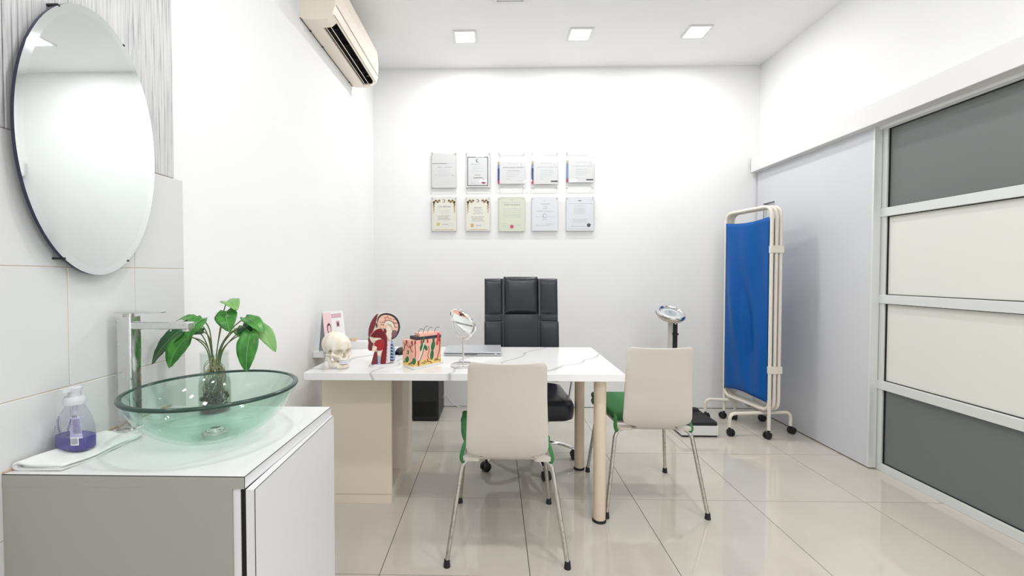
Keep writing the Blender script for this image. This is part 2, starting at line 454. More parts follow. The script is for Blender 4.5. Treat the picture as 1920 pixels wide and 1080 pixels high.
# ================================================================== CERTIFICATES
INK = mat('grey_ink', (.33, .34, .37), .8); INKL = mat('light_ink', (.58, .59, .62), .8); INKD = mat('dark_ink', (.06, .06, .08), .8)
GOLD = mat('gold_print', srgb(214, 178, 128), .6); RED = mat('red_seal', srgb(142, 32, 54), .6); PINK = mat('pink_seal', srgb(214, 88, 112), .6)
YEL = mat('yellow_seal', srgb(216, 204, 130), .6); ORA = mat('orange_seal', srgb(226, 184, 132), .6); DGREY = mat('grey_seal', srgb(70, 72, 76), .6)
NAVYI = mat('navy_band', srgb(52, 74, 128), .6); ROSE = mat('rose_band', srgb(178, 66, 98), .6); SAND = mat('sand_band', srgb(206, 176, 130), .6); SKYB = mat('sky_band', srgb(120, 150, 196), .6)
SEAL = [INK, INKL, INKD, GOLD, RED, PINK, YEL, ORA, DGREY, NAVYI, ROSE, SAND, SKYB, PAPER]
def certificate(x0, x1, z0, z1, label, sheet, paper, els, word=None):
    w_, h_ = x1-x0, z1-z0
    t = thing('framed_certificate', ((x0+x1)/2, YB, z0), label, 'certificate', group='certificates on the back wall')
    ap = MB().box(-w_/2, w_/2, -.022, -.018, 0, h_); ap.m = [1, 1, 0, 1, 0, 1]; ap.build('acrylic_panel', [ACRYL, ACRYE], t, smooth=False)
    for sx in (-1, 1):
        for z in (.012, h_-.012):
            MB().cyl((sx*(w_/2-.012), 0, z), (sx*(w_/2-.012), -.026, z), .0055, 14).build('standoff', STEEL, t)
    sx0, sx1, sz0, sz1 = [-w_/2+sheet[0]*w_, -w_/2+sheet[1]*w_, sheet[2]*h_, sheet[3]*h_]
    s = MB().box(sx0, sx1, -.0172, -.0165, sz0, sz1).build('sheet', paper, t, smooth=False)
    W, Hh = sx1-sx0, sz1-sz0
    p = MB(); yy = -.01745
    def q(a, b_, c, d): p.add([(sx0+a*W, yy, sz0+c*Hh), (sx0+b_*W, yy, sz0+c*Hh), (sx0+b_*W, yy, sz0+d*Hh), (sx0+a*W, yy, sz0+d*Hh)], [(0, 1, 2, 3)])
    rnd = random.Random(int(x0*1000)+int(z0*77))
    for e in els:
        if e[0] == 'text':      # word bars: x0,x1,y,h,ink
            _, a, b_, y, hh, c = e; p.mt(c); x = a
            while x < b_:
                l = min(rnd.uniform(.03, .11), b_-x); q(x, x+l, y, y+hh); x += l+.018
        elif e[0] == 'rect': p.mt(e[5]); q(*e[1:5])
        elif e[0] == 'disc':
            _, cx_, cy_, r, c = e; p.mt(c); n = 28
            p.add([(sx0+cx_*W + r*(1+.06*(k % 2))*cos(2*pi*k/n), yy-.0002, sz0+cy_*Hh + r*(1+.06*(k % 2))*sin(2*pi*k/n)) for k in range(n)], [tuple(range(n))])
        elif e[0] == 'ring':
            _, cx_, cy_, r, wd, a0, a1, c = e; p.mt(c); n = 16; vs = []
            for k in range(n+1):
                a = radians(a0+(a1-a0)*k/n); wv = wd*sin(pi*k/n)+.0004
                vs += [(sx0+cx_*W+(r-wv)*cos(a), yy, sz0+cy_*Hh+(r-wv)*sin(a)), (sx0+cx_*W+r*cos(a), yy, sz0+cy_*Hh+r*sin(a))]
            p.add(vs, [(2*k, 2*k+1, 2*k+3, 2*k+2) for k in range(n)])
        elif e[0] == 'frame':
            _, a, b_, c, d, th, m = e; p.mt(m); tz = th*W/Hh
            q(a, b_, c, c+tz); q(a, b_, d-tz, d); q(a, a+th, c+tz, d-tz); q(b_-th, b_, c+tz, d-tz)
        elif e[0] == 'vine':
            p.mt(3)
            for sgn in (-1, 1):
                for k in range(26):
                    t_ = k/25
                    if k < 10: cx_ = .5+sgn*(.17+.25*k/9); cy_ = .90+.03*sin(k*1.3)
                    else: cx_ = .5+sgn*(.42-.02*sin(k*1.7)); cy_ = .90-.36*(k-9)/16
                    r = .011*(1-.6*max(0, (k-9)/16)); a = k*1.9*sgn; n = 6
                    X_, Z_ = sx0+cx_*W, sz0+cy_*Hh
                    p.add([(X_+r*cos(a+2*pi*m/n)*(1 if m % 3 else .45), yy, Z_+r*.8*sin(a+2*pi*m/n)) for m in range(n)], [tuple(range(n))])
    tag(p.build('printing', SEAL, t, smooth=False, recalc=False), kind='stuff')
    if word:
        cu = bpy.data.curves.new('word', 'FONT'); cu.body = word[0]; cu.size = word[1]; cu.align_x = 'CENTER'; cu.shear = .35
        tmp = bpy.data.objects.new('word', cu); COL.objects.link(tmp)
        dg = bpy.context.evaluated_depsgraph_get(); me = bpy.data.meshes.new_from_object(tmp.evaluated_get(dg))
        bpy.data.objects.remove(tmp); me.materials.clear(); me.materials.append(INK)
        o = bpy.data.objects.new('lettering', me); COL.objects.link(o); o.parent = t
        o.location = (word[2], -.0176, word[3]); o.rotation_euler = (pi/2, 0, 0)
def para(a, b_, y0, y1, n, c=1, h=.010): return [('text', a+.03*((k*7) % 3), b_-.03*((k*5) % 3), y1-(y1-y0)*k/max(1, n-1), h, c) for k in range(n)]
A4 = (.03, .97, .03, .97)
R1 = (1.955, 2.279); R2 = (1.571, 1.884)
certificate(-.569, -.337, *R1, 'pale certificate with one dark rule, top row leftmost', A4, PAPER, [('rect', .02, .62, .70, .712, 2), ('rect', .62, .98, .703, .710, 1), ('text', .52, .82, .58, .03, 1), ('text', .24, .42, .58, .03, 1)] + para(.22, .76, .34, .50, 5) + [('text', .1, .2, .36, .02, 1), ('text', .8, .9, .34, .03, 1)])
certificate(-.265, -.038, *R1, 'certificate with thick black border and dark red seal', (.06, .98, .04, .97), PAPER, [('frame', .03, .91, .04, .89, .03, 2), ('ring', .47, .78, .016, .007, 60, 330, 2), ('disc', .72, .17, .020, 4)] + [('text', .18, .55, .67, .014, 0), ('text', .3, .6, .61, .01, 1), ('text', .25, .65, .55, .014, 1), ('text', .2, .7, .47, .01, 1), ('text', .35, .58, .35, .018, 0), ('text', .3, .68, .27, .018, 2), ('text', .2, .35, .10, .01, 1), ('rect', .2, .215, .10, .20, 1)])
def band(k):
    top = [('rect', .0, .075, .88, 1.0, 11), ('rect', .0, .075, .70, .88, 12), ('rect', .0, .075, .17, .70, 9 if k < 2 else 12), ('rect', .0, .075, .0, .17, 10)]
    return top + [('text', .35, .75, .90, .02, 1), ('text', .2, .95, .72, .035, 1 if k else 0), ('text', .36, .82, .58, .025, 0 if k == 0 else 1), ('text', .32, .86, .48, .02, 1), ('text', .34, .78, .40, .02, 1), ('text', .3, .7, .32, .015, 1), ('text', .33, .45, .2, .03, 1), ('ring', .88, .86, .010, .004, 0, 300, 1)] + ([('rect', .72, .97, .09, .15, 2)] if k else [('text', .72, .92, .14, .02, 1)])
certificate(.023, .269, *R1, 'landscape certificate with navy side band and no black tag', (.0, .98, .13, .73), PAPER, band(0))
certificate(.321, .561, *R1, 'landscape certificate with navy side band and black tag, fourth in top row', (.01, 1.0, .12, .74), PAPER, band(1))
certificate(.625, .876, *R1, 'landscape certificate with pale blue side band, top row rightmost', (.02, .99, .16, .76), PAPER, band(2))
cert_t = [('vine',), ('rect', .12, .90, .035, .05, 3), ('text', .1, .9, .02, .008, 1)] 
certificate(-.569, -.337, *R2, 'gold vine bordered certificate with script heading and yellow seal', A4, PAPERC, cert_t + para(.28, .74, .52, .62, 3, 1) + para(.22, .74, .34, .45, 4, 0, .013) + [('disc', .26, .21, .0155, 6), ('ring', .48, .91, .014, .006, 200, 520, 4), ('text', .42, .66, .2, .016, 0), ('frame', .70, .84, .15, .25, .02, 13)], word=('Certificate', .026, -.0, .220))
certificate(-.265, -.038, *R2, 'gold vine bordered certificate with orange seal', A4, PAPERC, cert_t + [('text', .34, .66, .69, .022, 0)] + para(.30, .70, .52, .64, 4, 0, .010) + para(.22, .76, .30, .42, 4, 0, .013) + [('disc', .26, .17, .0165, 7), ('ring', .48, .91, .014, .006, 200, 520, 2), ('text', .42, .66, .16, .016, 0)])
certificate(.023, .269, *R2, 'pale green certificate with pink round seal', (.06, .97, .02, .98), PAPERG, [('text', .12, .88, .84, .012, 1), ('text', .2, .84, .77, .022, 0), ('text', .45, .55, .92, .02, 1)] + para(.14, .92, .40, .66, 6, 1, .012) + [('text', .12, .35, .22, .01, 1), ('text', .12, .35, .15, .01, 1), ('text', .68, .85, .17, .02, 1), ('disc', .5, .14, .0165, 5)])
certificate(.321, .561, *R2, 'white certificate with pale centred text and faint crest, no seal', A4, PAPER2, [('text', .35, .72, .80, .014, 0), ('ring', .5, .91, .008, .003, 0, 360, 1), ('text', .44, .6, .72, .02, 1), ('text', .42, .6, .66, .02, 1), ('text', .18, .84, .58, .02, 1), ('text', .14, .9, .42, .01, 1), ('ring', .5, .45, .020, .004, 0, 360, 12), ('text', .40, .62, .33, .02, 1), ('text', .55, .85, .2, .015, 1), ('text', .15, .72, .16, .008, 0)])
certificate(.626, .877, *R2, 'white certificate with dark grey round seal, bottom row rightmost', A4, PAPER2, [('ring', .46, .89, .009, .006, 0, 180, 2), ('ring', .52, .89, .009, .006, 0, 250, 2), ('text', .10, .95, .81, .008, 0), ('text', .3, .7, .74, .015, 1)] + para(.25, .72, .50, .68, 9, 1, .008) + para(.2, .78, .25, .34, 4, 1, .01) + [('text', .15, .75, .13, .01, 0), ('text', .1, .9, .05, .008, 0), ('disc', .83, .17, .0165, 8)])

# ================================================================== OVAL MIRROR
mr = thing('wall_mirror', (XL+.03, 1.106, 1.195), 'oval mirror without a frame hung above the glass basin', 'mirror')
a_, b_ = .192, .339
def ell(k, n, s=0, x=0): return (x, (a_-s)*cos(2*pi*k/n), b_+(b_-s)*sin(2*pi*k/n))
n = 96
m = MB(); m.add([ell(k, n, .018, .0275) for k in range(n)], [tuple(range(n))]); m.build('glass', MIRROR, mr, smooth=False)
m = MB(); m.add([ell(k, n, .018, .0275) for k in range(n)] + [ell(k, n, .0, .02745) for k in range(n)], [(k, (k+1) % n, n+(k+1) % n, n+k) for k in range(n)]); m.build('bevel', BEVEL, mr, smooth=False)
m = MB(); m.add([ell(k, n, .0, .0270) for k in range(n)] + [ell(k, n, .0, .019) for k in range(n)], [(k, (k+1) % n, n+(k+1) % n, n+k) for k in range(n)] + [tuple(range(n, 2*n))]); m.build('edge', NAVY, mr, smooth=False)
for ang in (62, 118, 242, 298):
    p = Vector((.0, a_*cos(radians(ang)), b_+b_*sin(radians(ang))))
    MB().box(0, .0282, p.y-.003, p.y+.003, p.z-.0025, p.z+.0025).build('clip', BLACK, mr, smooth=False)

# ================================================================== VANITY
ZT = .767
va = thing('vanity_cabinet', (-1.059, .897, 0), 'white vanity cabinet with shaded sides coloured grey and door ajar under the glass basin', 'cabinet')
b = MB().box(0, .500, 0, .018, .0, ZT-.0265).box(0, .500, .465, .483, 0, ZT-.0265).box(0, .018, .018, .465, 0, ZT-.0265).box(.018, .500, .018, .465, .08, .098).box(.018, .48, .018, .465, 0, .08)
b.build('body', SHADE_LAM, va, smooth=False)
MB().box(.5002, .516, .004, .03, .05, ZT-.0268).build('inner_stile', LAMINATE, va, smooth=False)
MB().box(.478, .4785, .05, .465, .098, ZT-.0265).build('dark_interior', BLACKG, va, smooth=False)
MB().box(.5162, .5285, .006, .03, .05, ZT-.0268).build('door_gap_shade', BLACKG, va, smooth=False)  # black strip standing in for the shade in the door gap
dl = MB().prism([(.530, .0), (.549, .0), (.5365, .484), (.5175, .484)], lambda x, y: (x, y, .05), lambda x, y: (x, y, ZT-.028))
do = dl.build('door', LAMINATE, va, smooth=False)
MB().prism([(.5488, -.0006), (.5498, -.0006), (.5498, .001), (.5488, .001)], lambda x, y: (x, y, .05), lambda x, y: (x, y, ZT-.028)).build('edge_line', EDGE, do, smooth=False)
MB().prism([(.5485, .0), (.5496, .0), (.5371, .484), (.536, .484)], lambda x, y: (x, y, ZT-.0282), lambda x, y: (x, y, ZT-.0272)).build('edge_line', EDGE, do, smooth=False)
wt = MB().box(0, .5275, 0, .484, ZT-.0265, ZT).build('worktop', [LAM_TOP], va, smooth=False)
MB().box(0, .528, -.0007, .0, ZT-.0265, ZT-.0013).build('worktop_end_shade', SHADE_LAM, va, smooth=False)  # thin grey sheet carrying the shade of the worktop's end face
MB().box(0, .5283, -.0009, .0, ZT-.0013, ZT+.0003).box(.5275, .5283, 0, .484, ZT-.0013, ZT+.0003).box(.5275, .5283, -.0009, .0005, ZT-.0265, ZT).build('edge_line', EDGE, va, smooth=False)

MB().box(-1.0602, -1.0560, .898, 1.380, ZT+.0004, ZT+.004).build('sealant_strip', mat('beige_sealant', srgb(196, 176, 152), .7), wl, smooth=False)

# ================================================================== GLASS BASIN
bw = thing('vessel_sink', (-.74, 1.12, ZT), 'round green glass vessel basin on the white worktop', 'basin')
outer = [(.046, .0), (.070, .004), (.100, .0145), (.130, .032), (.158, .056), (.180, .085), (.195, .113), (.201, .131)]
inner = [(.191, .131), (.185, .114), (.170, .087), (.149, .060), (.122, .037), (.094, .0215), (.066, .0125), (.022, .0095)]
MB().lathe([(.022, .0)] + outer + inner + [(.022, .0)], seg=72).build('bowl', BOWLG, bw, angle=60)
MB().lathe([(.1895, .1308), (.1905, .1335), (.196, .1352), (.2015, .1335), (.2028, .130), (.2012, .1265), (.1985, .1300), (.1895, .1308)], seg=96).build('rim', BOWLRIM, bw, angle=80)
MB().lathe([(0, .0002), (.030, .0002), (.031, .010), (.033, .013), (.026, .016), (0, .016)], seg=32).build('drain', STEEL, bw)
MB().lathe([(0, .016), (.019, .016), (.020, .019), (.014, .0225), (0, .0235)], seg=28).build('drain_cap', CHROME, bw)

# ================================================================== FAUCET
fa = thing('tall_faucet', (-1.013, 1.172, ZT), 'tall square chrome mixer tap beside the glass basin', 'faucet')
MB().lathe([(0, 0), (.031, 0), (.031, .004), (.028, .006), (0, .006)], seg=32).build('base_plate', FAUCET, fa)
MB().prism(rrect(.040, .040, .006), lambda x, y: (x, y, .005), lambda x, y: (x, y, .313)).build('body', FAUCET, fa, angle=50)
MB().cyl((0, 0, .312), (0, 0, .322), .013).build('cartridge_neck', STEEL, fa)
MB().prism([(-.028, -.018), (.06, -.018), (.098, -.009), (.098, .009), (.06, .018), (-.028, .018)], lambda x, y: (x, y, .322 + (.002 if x > .07 else 0)), lambda x, y: (x, y, .328)).build('lever', FAUCET, fa, smooth=False, bevel=.0015)
MB().box(.018, .176, -.015, .015, .279, .298).build('spout', FAUCET, fa, smooth=False, bevel=.003)
MB().cyl((.162, 0, .2795), (.162, 0, .273), .0105).build('aerator', STEEL, fa)
MB().lathe([(0, .268), (.0022, .270), (.0012, .275), (0, .276)], (.118, 0, .003), 10).build('water_drop', CHROME, fa)

# ================================================================== TOWEL + SOAP
tw = MB()
def towel_layer(z, y0, y1, x0, x1, amp, ph):
    def fn(u, v_):
        x = x0+(x1-x0)*u; y = y0+(y1-y0)*v_
        return (x, y, z + amp*sin(3*u+ph)*sin(4*v_+ph) + amp*.5*sin(9*u*v_+ph))
    tw.grid(fn, 14, 18)
tow = thing('folded_towel', (-1.0, 1.02, ZT), 'folded white cloth under the soap bottle', 'towel', rz=radians(-4))
# folded profile in x-z swept along y, fold loop toward the wall at the near end
prof = [(.061, .0026), (.02, .0026), (-.028, .0028), (-.042, .0055), (-.046, .0115), (-.041, .0170), (-.032, .0178), (-.016, .0140), (.0, .0118), (.03, .0110), (.064, .0108)]
P3 = catmull([(x, 0, z) for x, z in prof], 4)
def tf(u, v_):
    i = u*(len(P3)-1); k = min(int(i), len(P3)-2); p = P3[k].lerp(P3[k+1], i-k)
    y = -.108+.196*v_; sh = .006*sin(5*v_) + .012*v_
    return (p.x*(1-.05*v_)+sh, y+.006*sin(14*p.x), p.z + .0012*sin(11*v_+22*p.x))
MB().grid(tf, 41, 24).build('cloth', TOWEL, tow, angle=180, solid=.0044, offset=0)
def tf2(u, v_): return (-.03+.088*u+.010*v_, -.104+.189*v_, .0068+.0006*sin(8*v_+3*u))
MB().grid(tf2, 8, 16).build('inner_fold', TOWEL, tow, angle=180, solid=.0034, offset=0)

so = thing('soap_dispenser', (-1.003, 1.004, ZT+.0145), 'clear pump soap bottle with purple liquid on the folded cloth', 'soap bottle', rz=radians(-12)); so.scale = (.95, .95, .90)
CLEARB = clear_mat('clear_bottle', (.90, .90, .945), ior=1.4)
PURPLE = mat('purple_soap', srgb(122, 112, 186), .2, trans=.45, ior=1.33)
BL = [(0, .046, .024), (.006, .0500, .0275), (.03, .0500, .0275), (.06, .046, .0265), (.085, .038, .0235), (.102, .027, .020), (.112, .0185, .0175), (.122, .0165, .0165)]
def bprof(z):
    for i in range(len(BL)-1):
        if BL[i][0] <= z <= BL[i+1][0]:
            t = (z-BL[i][0])/(BL[i+1][0]-BL[i][0]); return (BL[i][1]*(1-t)+BL[i+1][1]*t, BL[i][2]*(1-t)+BL[i+1][2]*t)
    return BL[-1][1:]
def bpt(th, z, off=0):
    a, c = bprof(z); e = 2/2.8
    return ((a+off)*math.copysign(abs(cos(th))**e, cos(th)), (c+off)*math.copysign(abs(sin(th))**e, sin(th)), z)
def bottle(zs, off, name, m):
    vs = [bpt(2*pi*k/40, z, off) for z in zs for k in range(40)]
    fs = [(i*40+k, i*40+(k+1) % 40, (i+1)*40+(k+1) % 40, (i+1)*40+k) for i in range(len(zs)-1) for k in range(40)] + [tuple(range(40))[::-1], tuple(range((len(zs)-1)*40, len(zs)*40))]
    return MB().add(vs, fs).build(name, m, so, angle=60)
bottle([0, .003, .006, .018, .03, .045, .06, .072, .085, .094, .102, .112, .122], 0, 'bottle', CLEARB)
bottle([.002, .006, .018, .03, .036], -.0015, 'liquid', PURPLE)
LABELG = mat('label_print', srgb(112, 108, 132), .7); LILAC = mat('label_lilac', srgb(196, 194, 222), .6)
lab = MB()
def lq(t0_, t1_, z0, z1, off=.0005):
    nseg = max(1, int(abs(t1_-t0_)/.12)); vs = []
    for k in range(nseg+1):
        th = t0_+(t1_-t0_)*k/nseg; vs += [bpt(th, z0, off), bpt(th, z1, off)]
    lab.add(vs, [(2*k, 2*k+2, 2*k+3, 2*k+1) for k in range(nseg)])
F0 = -pi/2
lab.mt(1); lq(F0+.35, F0+1.15, .036, .090, .0003)
lab.mt(0)
for k in range(13): lq(F0+.55-.02*(k % 3), F0+1.08, .050+.0028*k, .0510+.0028*k)
for k in range(12): lq(F0+.42+.034*k, F0+.42+.034*k+(.012 if k % 3 else .02), .022, .037)
lab.mt(2); lq(F0+.37, F0+.88, .019, .040, .0004); lab.mt(0)
for k in range(9):          # lavender sprigs on both faces
    z = .045+.005*k
    lq(F0-.12-.05*k, F0-.06-.05*k, z, z+.004); lq(F0-.10-.05*k, F0-.02-.045*k, z+.002, z+.005)
    lq(F0+.12+.03*k, F0+.19+.03*k, z-.004, z); lq(F0+.10+.03*k, F0+.15+.03*k, z-.002, z+.001)
for k in range(8): lq(F0-1.15+.06*k, F0-1.11+.06*k, .072+.002*(k % 2), .077+.002*((k+1) % 3))
for k in range(8): lq(F0+.55+.05*k, F0+.585+.05*k, .088+.0015*(k % 3), .0935+.0015*(k % 2))
for k in range(3): lq(F0-1.1, F0-.5, .048+.006*k, .049+.006*k)
lab.build('label', [LABELG, LILAC, PAPER], so, smooth=False, recalc=False)
PUMP = mat('frosted_pump', (.82, .83, .86), .3, trans=.25)
MB().lathe([(0, .118), (.0215, .118), (.0225, .122), (.0225, .134), (.020, .139), (0, .139)], seg=30).build('collar', PUMP, so)
MB().lathe([(0, .138), (.0135, .138), (.0125, .150), (.015, .154), (.015, .162), (.010, .165), (0, .165)], seg=26).box(-.008, .008, -.030, .0, .153, .163).build('pump_head', PUMP, so)
MB().cyl((0, 0, .012), (0, 0, .119), .0055, 14).build('dip_tube', PUMP, so)

# ================================================================== PLANT IN JAR
LEAFG = mat('leaf_green', srgb(58, 128, 48), .3)
_n = noise(LEAFG, coords(LEAFG), 35, 3)
link(LEAFG, ramp(LEAFG, _n, [(.35, srgb(44, 108, 40)), (.65, srgb(74, 146, 58))]), bsdf(LEAFG).inputs['Base Color'])
LEAFD = mat('leaf_dark', srgb(28, 84, 40), .28); LEAFP = mat('leaf_pale', srgb(118, 166, 92), .35); VEIN = mat('leaf_vein', srgb(128, 176, 104), .4)
STEM = mat('plant_stem', srgb(104, 122, 70), .5); ROOT = mat('plant_root', srgb(186, 176, 128), .7); SOIL = mat('dark_gravel', srgb(72, 78, 62), .9)
pl = thing('potted_plant', (-.88, 1.333, ZT), 'leafy green houseplant rooted in a glass jar behind the basin', 'plant')
jo = [(.040, .0), (.044, .004), (.0455, .02), (.0455, .085), (.042, .105), (.0395, .125), (.0395, .180), (.041, .186)]
MB().lathe([(0, 0)] + jo + [(.0385, .186)] + [(r-.0028, max(z, .006)) for r, z in jo[::-1]] + [(0, .006)], seg=36).build('glass_jar', JARG, pl, angle=60)
MB().lathe([(0, .008), (.0415, .008), (.0423, .02), (.0423, .084), (.040, .10), (0, .10)], seg=30).build('water', WATER, pl)
rt = MB(); rr = random.Random(3)
for k in range(60):
    a = rr.uniform(0, 2*pi); r = rr.uniform(.006, .038); z = rr.uniform(.012, .055)
    rt.sphere((r*cos(a), r*sin(a), z), (rr.uniform(.004, .008), rr.uniform(.004, .008), rr.uniform(.003, .007)), 7, 5)
tag(rt.build('gravel', SOIL, pl, angle=60), kind='stuff')
rt = MB()
for k in range(56):
    a = rr.uniform(0, 2*pi); p = [(.010*cos(a), .010*sin(a), rr.uniform(.14, .175))]
    for j in range(4):
        a += rr.uniform(-1.4, 1.4); r = rr.uniform(.010, .036); p.append((r*cos(a), r*sin(a), p[0][2]*(1-.22*(j+1))+rr.uniform(-.012, .012)))
    p = [(x, y, max(z, .014)) for x, y, z in p]
    rt.tube(catmull(p, 4), .0009, 5)
tag(rt.build('roots', ROOT, pl, angle=60), kind='stuff')
def leaf(base, tip, wd, nrm, m, droop=.012, cup=.15):
    B = Vector(base); T = Vector(tip); ax = T-B; Ln = ax.length; d = ax.normalized()
    nv = Vector(nrm); nv = (nv - d*nv.dot(d)).normalized(); sd = d.cross(nv)
    ns, nw = 13, 7
    def fn(u, v_):
        t = u; w_ = wd*.78*(sin(pi*min(1, t**.60))**.70)*(1 if t < .999 else 0) if 0 < t < 1 else 0
        if t < .04: w_ = wd*.34
        s = (v_-.5)*2
        heart = -.10*Ln*max(0, 1-t/.16)*abs(s)
        return B + d*(Ln*t+heart) + sd*(w_*s) + nv*(-droop*sin(pi*t)*0 + droop*(sin(pi*t)) + cup*w_*abs(s)**1.5 + .02*wd*sin(t*26)*abs(s))
    o = MB().grid(fn, ns, nw).build('leaf', m, pl, angle=180, solid=.0007, offset=0)
    MB().tube([Vector(fn(k/10, .5))+nv*.0007 for k in range(11)], .0008, 5).build('midrib', VEIN, o)
    return B
def W(x, y, z): return (x+.88, y-1.333, z-ZT)
LV = [  # base, tip (world metres), width, normal, material
 ((-.837, 1.33, 1.112), (-.780, 1.29, 1.086), .034, (.1, -.35, 1), LEAFP),
 ((-.826, 1.31, 1.083), (-.797, 1.28, 1.022), .040, (.3, -1, .45), LEAFG),
 ((-.779, 1.33, 1.061), (-.704, 1.30, 1.014), .032, (.3, -.5, 1), LEAFG),
 ((-.749, 1.34, 1.038), (-.678, 1.32, .955), .032, (.6, -.7, .6), LEAFP),
 ((-.745, 1.30, 1.020), (-.742, 1.27, .903), .040, (.15, -1, .25), LEAFG),
 ((-.795, 1.34, 1.032), (-.745, 1.33, 1.000), .034, (.1, -.8, .7), LEAFD),
 ((-.822, 1.36, 1.025), (-.791, 1.36, .988), .024, (.4, -.7, .3), LEAFP),
 ((-.886, 1.29, 1.062), (-.905, 1.25, 1.003), .037, (-.05, -1, .5), LEAFG),
 ((-.928, 1.28, 1.008), (-.958, 1.245, .920), .041, (-.05, -1, .3), LEAFG),
 ((-.942, 1.30, 1.040), (-1.030, 1.27, .925), .040, (-.45, -1, .35), LEAFD),
 ((-1.000, 1.34, 1.010), (-1.045, 1.33, .953), .030, (-.5, -.8, .5), LEAFG),
 ((-.930, 1.33, 1.050), (-.992, 1.32, 1.049), .030, (-.1, -.3, 1), LEAFG),
 ((-.912, 1.33, 1.018), (-.950, 1.31, 1.005), .024, (-.2, -.8, .6), LEAFD)]
for (B, T, wd, nr, m) in LV:
    b0 = W(*B); leaf(b0, W(*T), wd, nr, m)
    mid = (b0[0]*.55, b0[1]*.5+.004, .20+(b0[2]-.20)*.62)
    MB().tube(catmull([(b0[0]*.10, b0[1]*.1, .12), (b0[0]*.2, b0[1]*.2, .19), mid, b0], 5), .0018, 6).build('stem', STEM, pl)

# ================================================================== DESK
ZD = .733
dk = thing('desk', (-.15, 2.38, 0), 'white marble topped desk on beige round legs', 'desk')
ox, oy = .15, -2.38
poly = [(-.902, 2.008), (.605, 2.008), (.612, 2.748), (-1.088, 2.748), (-1.088, 2.55), (-.902, 2.55)]
MB().prism(poly, lambda x, y: (x+ox, y+oy, ZD-.036), lambda x, y: (x+ox, y+oy, ZD)).build('tabletop', MARB, dk, smooth=False, bevel=.0025)
for (x, y) in ((.507, 2.085), (.519, 2.648)):
    lg = MB().lathe([(0, .012), (.0295, .012), (.0295, ZD-.036), (0, ZD-.036)], (x+ox, y+oy, 0), 32).build('leg', BEIGEP, dk)
    MB().lathe([(0, 0), (.033, 0), (.033, .006), (.0305, .013), (0, .013)], (x+ox, y+oy, 0), 32).build('foot_ring', RUBBER, lg)
# pedestal
pd = thing('desk_pedestal', (-.72, 2.50, 0), 'beige laminate pedestal cabinet with open side under the desk', 'cabinet')
px, py = .72, -2.50
zt = ZD-.037
MB().box(-.896+px, -.535+px, 2.212+py, 2.230+py, .052, zt).build('front_panel', BEIGE, pd, smooth=False, bevel=.001, bseg=1)
MB().box(-.896+px, -.537+px, 2.214+py, 2.76+py, 0, .050).build('plinth', BEIGE, pd, smooth=False, bevel=.001, bseg=1)
MB().box(-.896+px, -.878+px, 2.230+py, 2.76+py, .052, zt).build('side_panel', BEIGE, pd, smooth=False)
MB().box(-.878+px, -.535+px, 2.742+py, 2.76+py, .052, zt).build('rear_panel', BEIGE, pd, smooth=False)
MB().box(-.553+px, -.535+px, 2.47+py, 2.742+py, .052, zt).build('side_panel', BEIGE, pd, smooth=False)
MB().box(-.878+px, -.553+px, 2.47+py, 2.488+py, .052, zt).build('divider', BEIGE, pd, smooth=False)
MB().box(-.878+px, -.537+px, 2.230+py, 2.47+py, .052, .070).build('shelf', BEIGE, pd, smooth=False)
# computer tower + cable
pc = thing('computer_tower', (-.57, 3.66, 0), 'black computer tower standing on the floor under the desk', 'computer')
MB().box(-.112, .112, -.165, .19, .012, .43).build('case', BLACK, pc, smooth=False, bevel=.004)
MB().box(-.112, .112, -.183, -.166, .010, .432).build('front_bezel', RUBBER, pc, smooth=False, bevel=.005)
for z in (.33, .375): MB().box(-.095, .095, -.1845, -.1835, z, z+.035).build('drive_bay', BLACK, pc, smooth=False)
MB().box(-.09, .09, -.1845, -.1835, .04, .16).build('vent_grille', BLACKG, pc, smooth=False)
for sx in (-1, 1):
    for sy in (-.15, .16): MB().cyl((sx*.09, sy, 0), (sx*.09, sy, .013), .012, 12).build('foot', RUBBER, pc)
MB().box(.1125, .1145, .08, .12, .115, .135).build('side_latch', STEEL, pc, smooth=False)
cb = MB().tube(catmull([(-.452, 3.80, .125), (-.43, 3.81, .122), (-.40, 3.825, .075), (-.36, 3.838, .03), (-.31, 3.845, .006), (-.2, 3.848, .005), (0, 3.85, .005), (.18, 3.845, .005)], 8), .004, 8).build('power_cable', WHITEP)
tag(cb, 'thin pale cable running from the computer tower along the back wall', 'cable')

# ================================================================== DESK OBJECTS
# laptop
lp = thing('laptop', (-.127, 2.57, ZD), 'closed silver laptop on the back of the desk', 'laptop')
MB().box(-.163, .163, -.135, .115, .002, .0115).build('base', SILVER, lp, smooth=False, bevel=.0015)
MB().box(-.163, .163, -.134, .115, .0135, .0235).build('lid', SILVER, lp, smooth=False, bevel=.002)
MB().box(-.160, .160, -.131, .112, .0115, .0135).build('hinge_gap', BLACKG, lp, smooth=False)
MB().box(-.158, .158, -.130, .112, 0, .002).build('rubber_feet', BLACKG, lp, smooth=False)
MB().box(-.15, .155, -.1356, -.135, .0122, .0150).build('edge_slot', BLACKG, lp, smooth=False)
for k in range(14): MB().box(-.055+.006*k, -.0515+.006*k, -.1356, -.135, .0075, .0115).build('vent', BLACKG, lp, smooth=False)
MB().box(.125, .138, -.1362, -.1352, .0118, .0155).build('latch', WHITEP, lp, smooth=False)
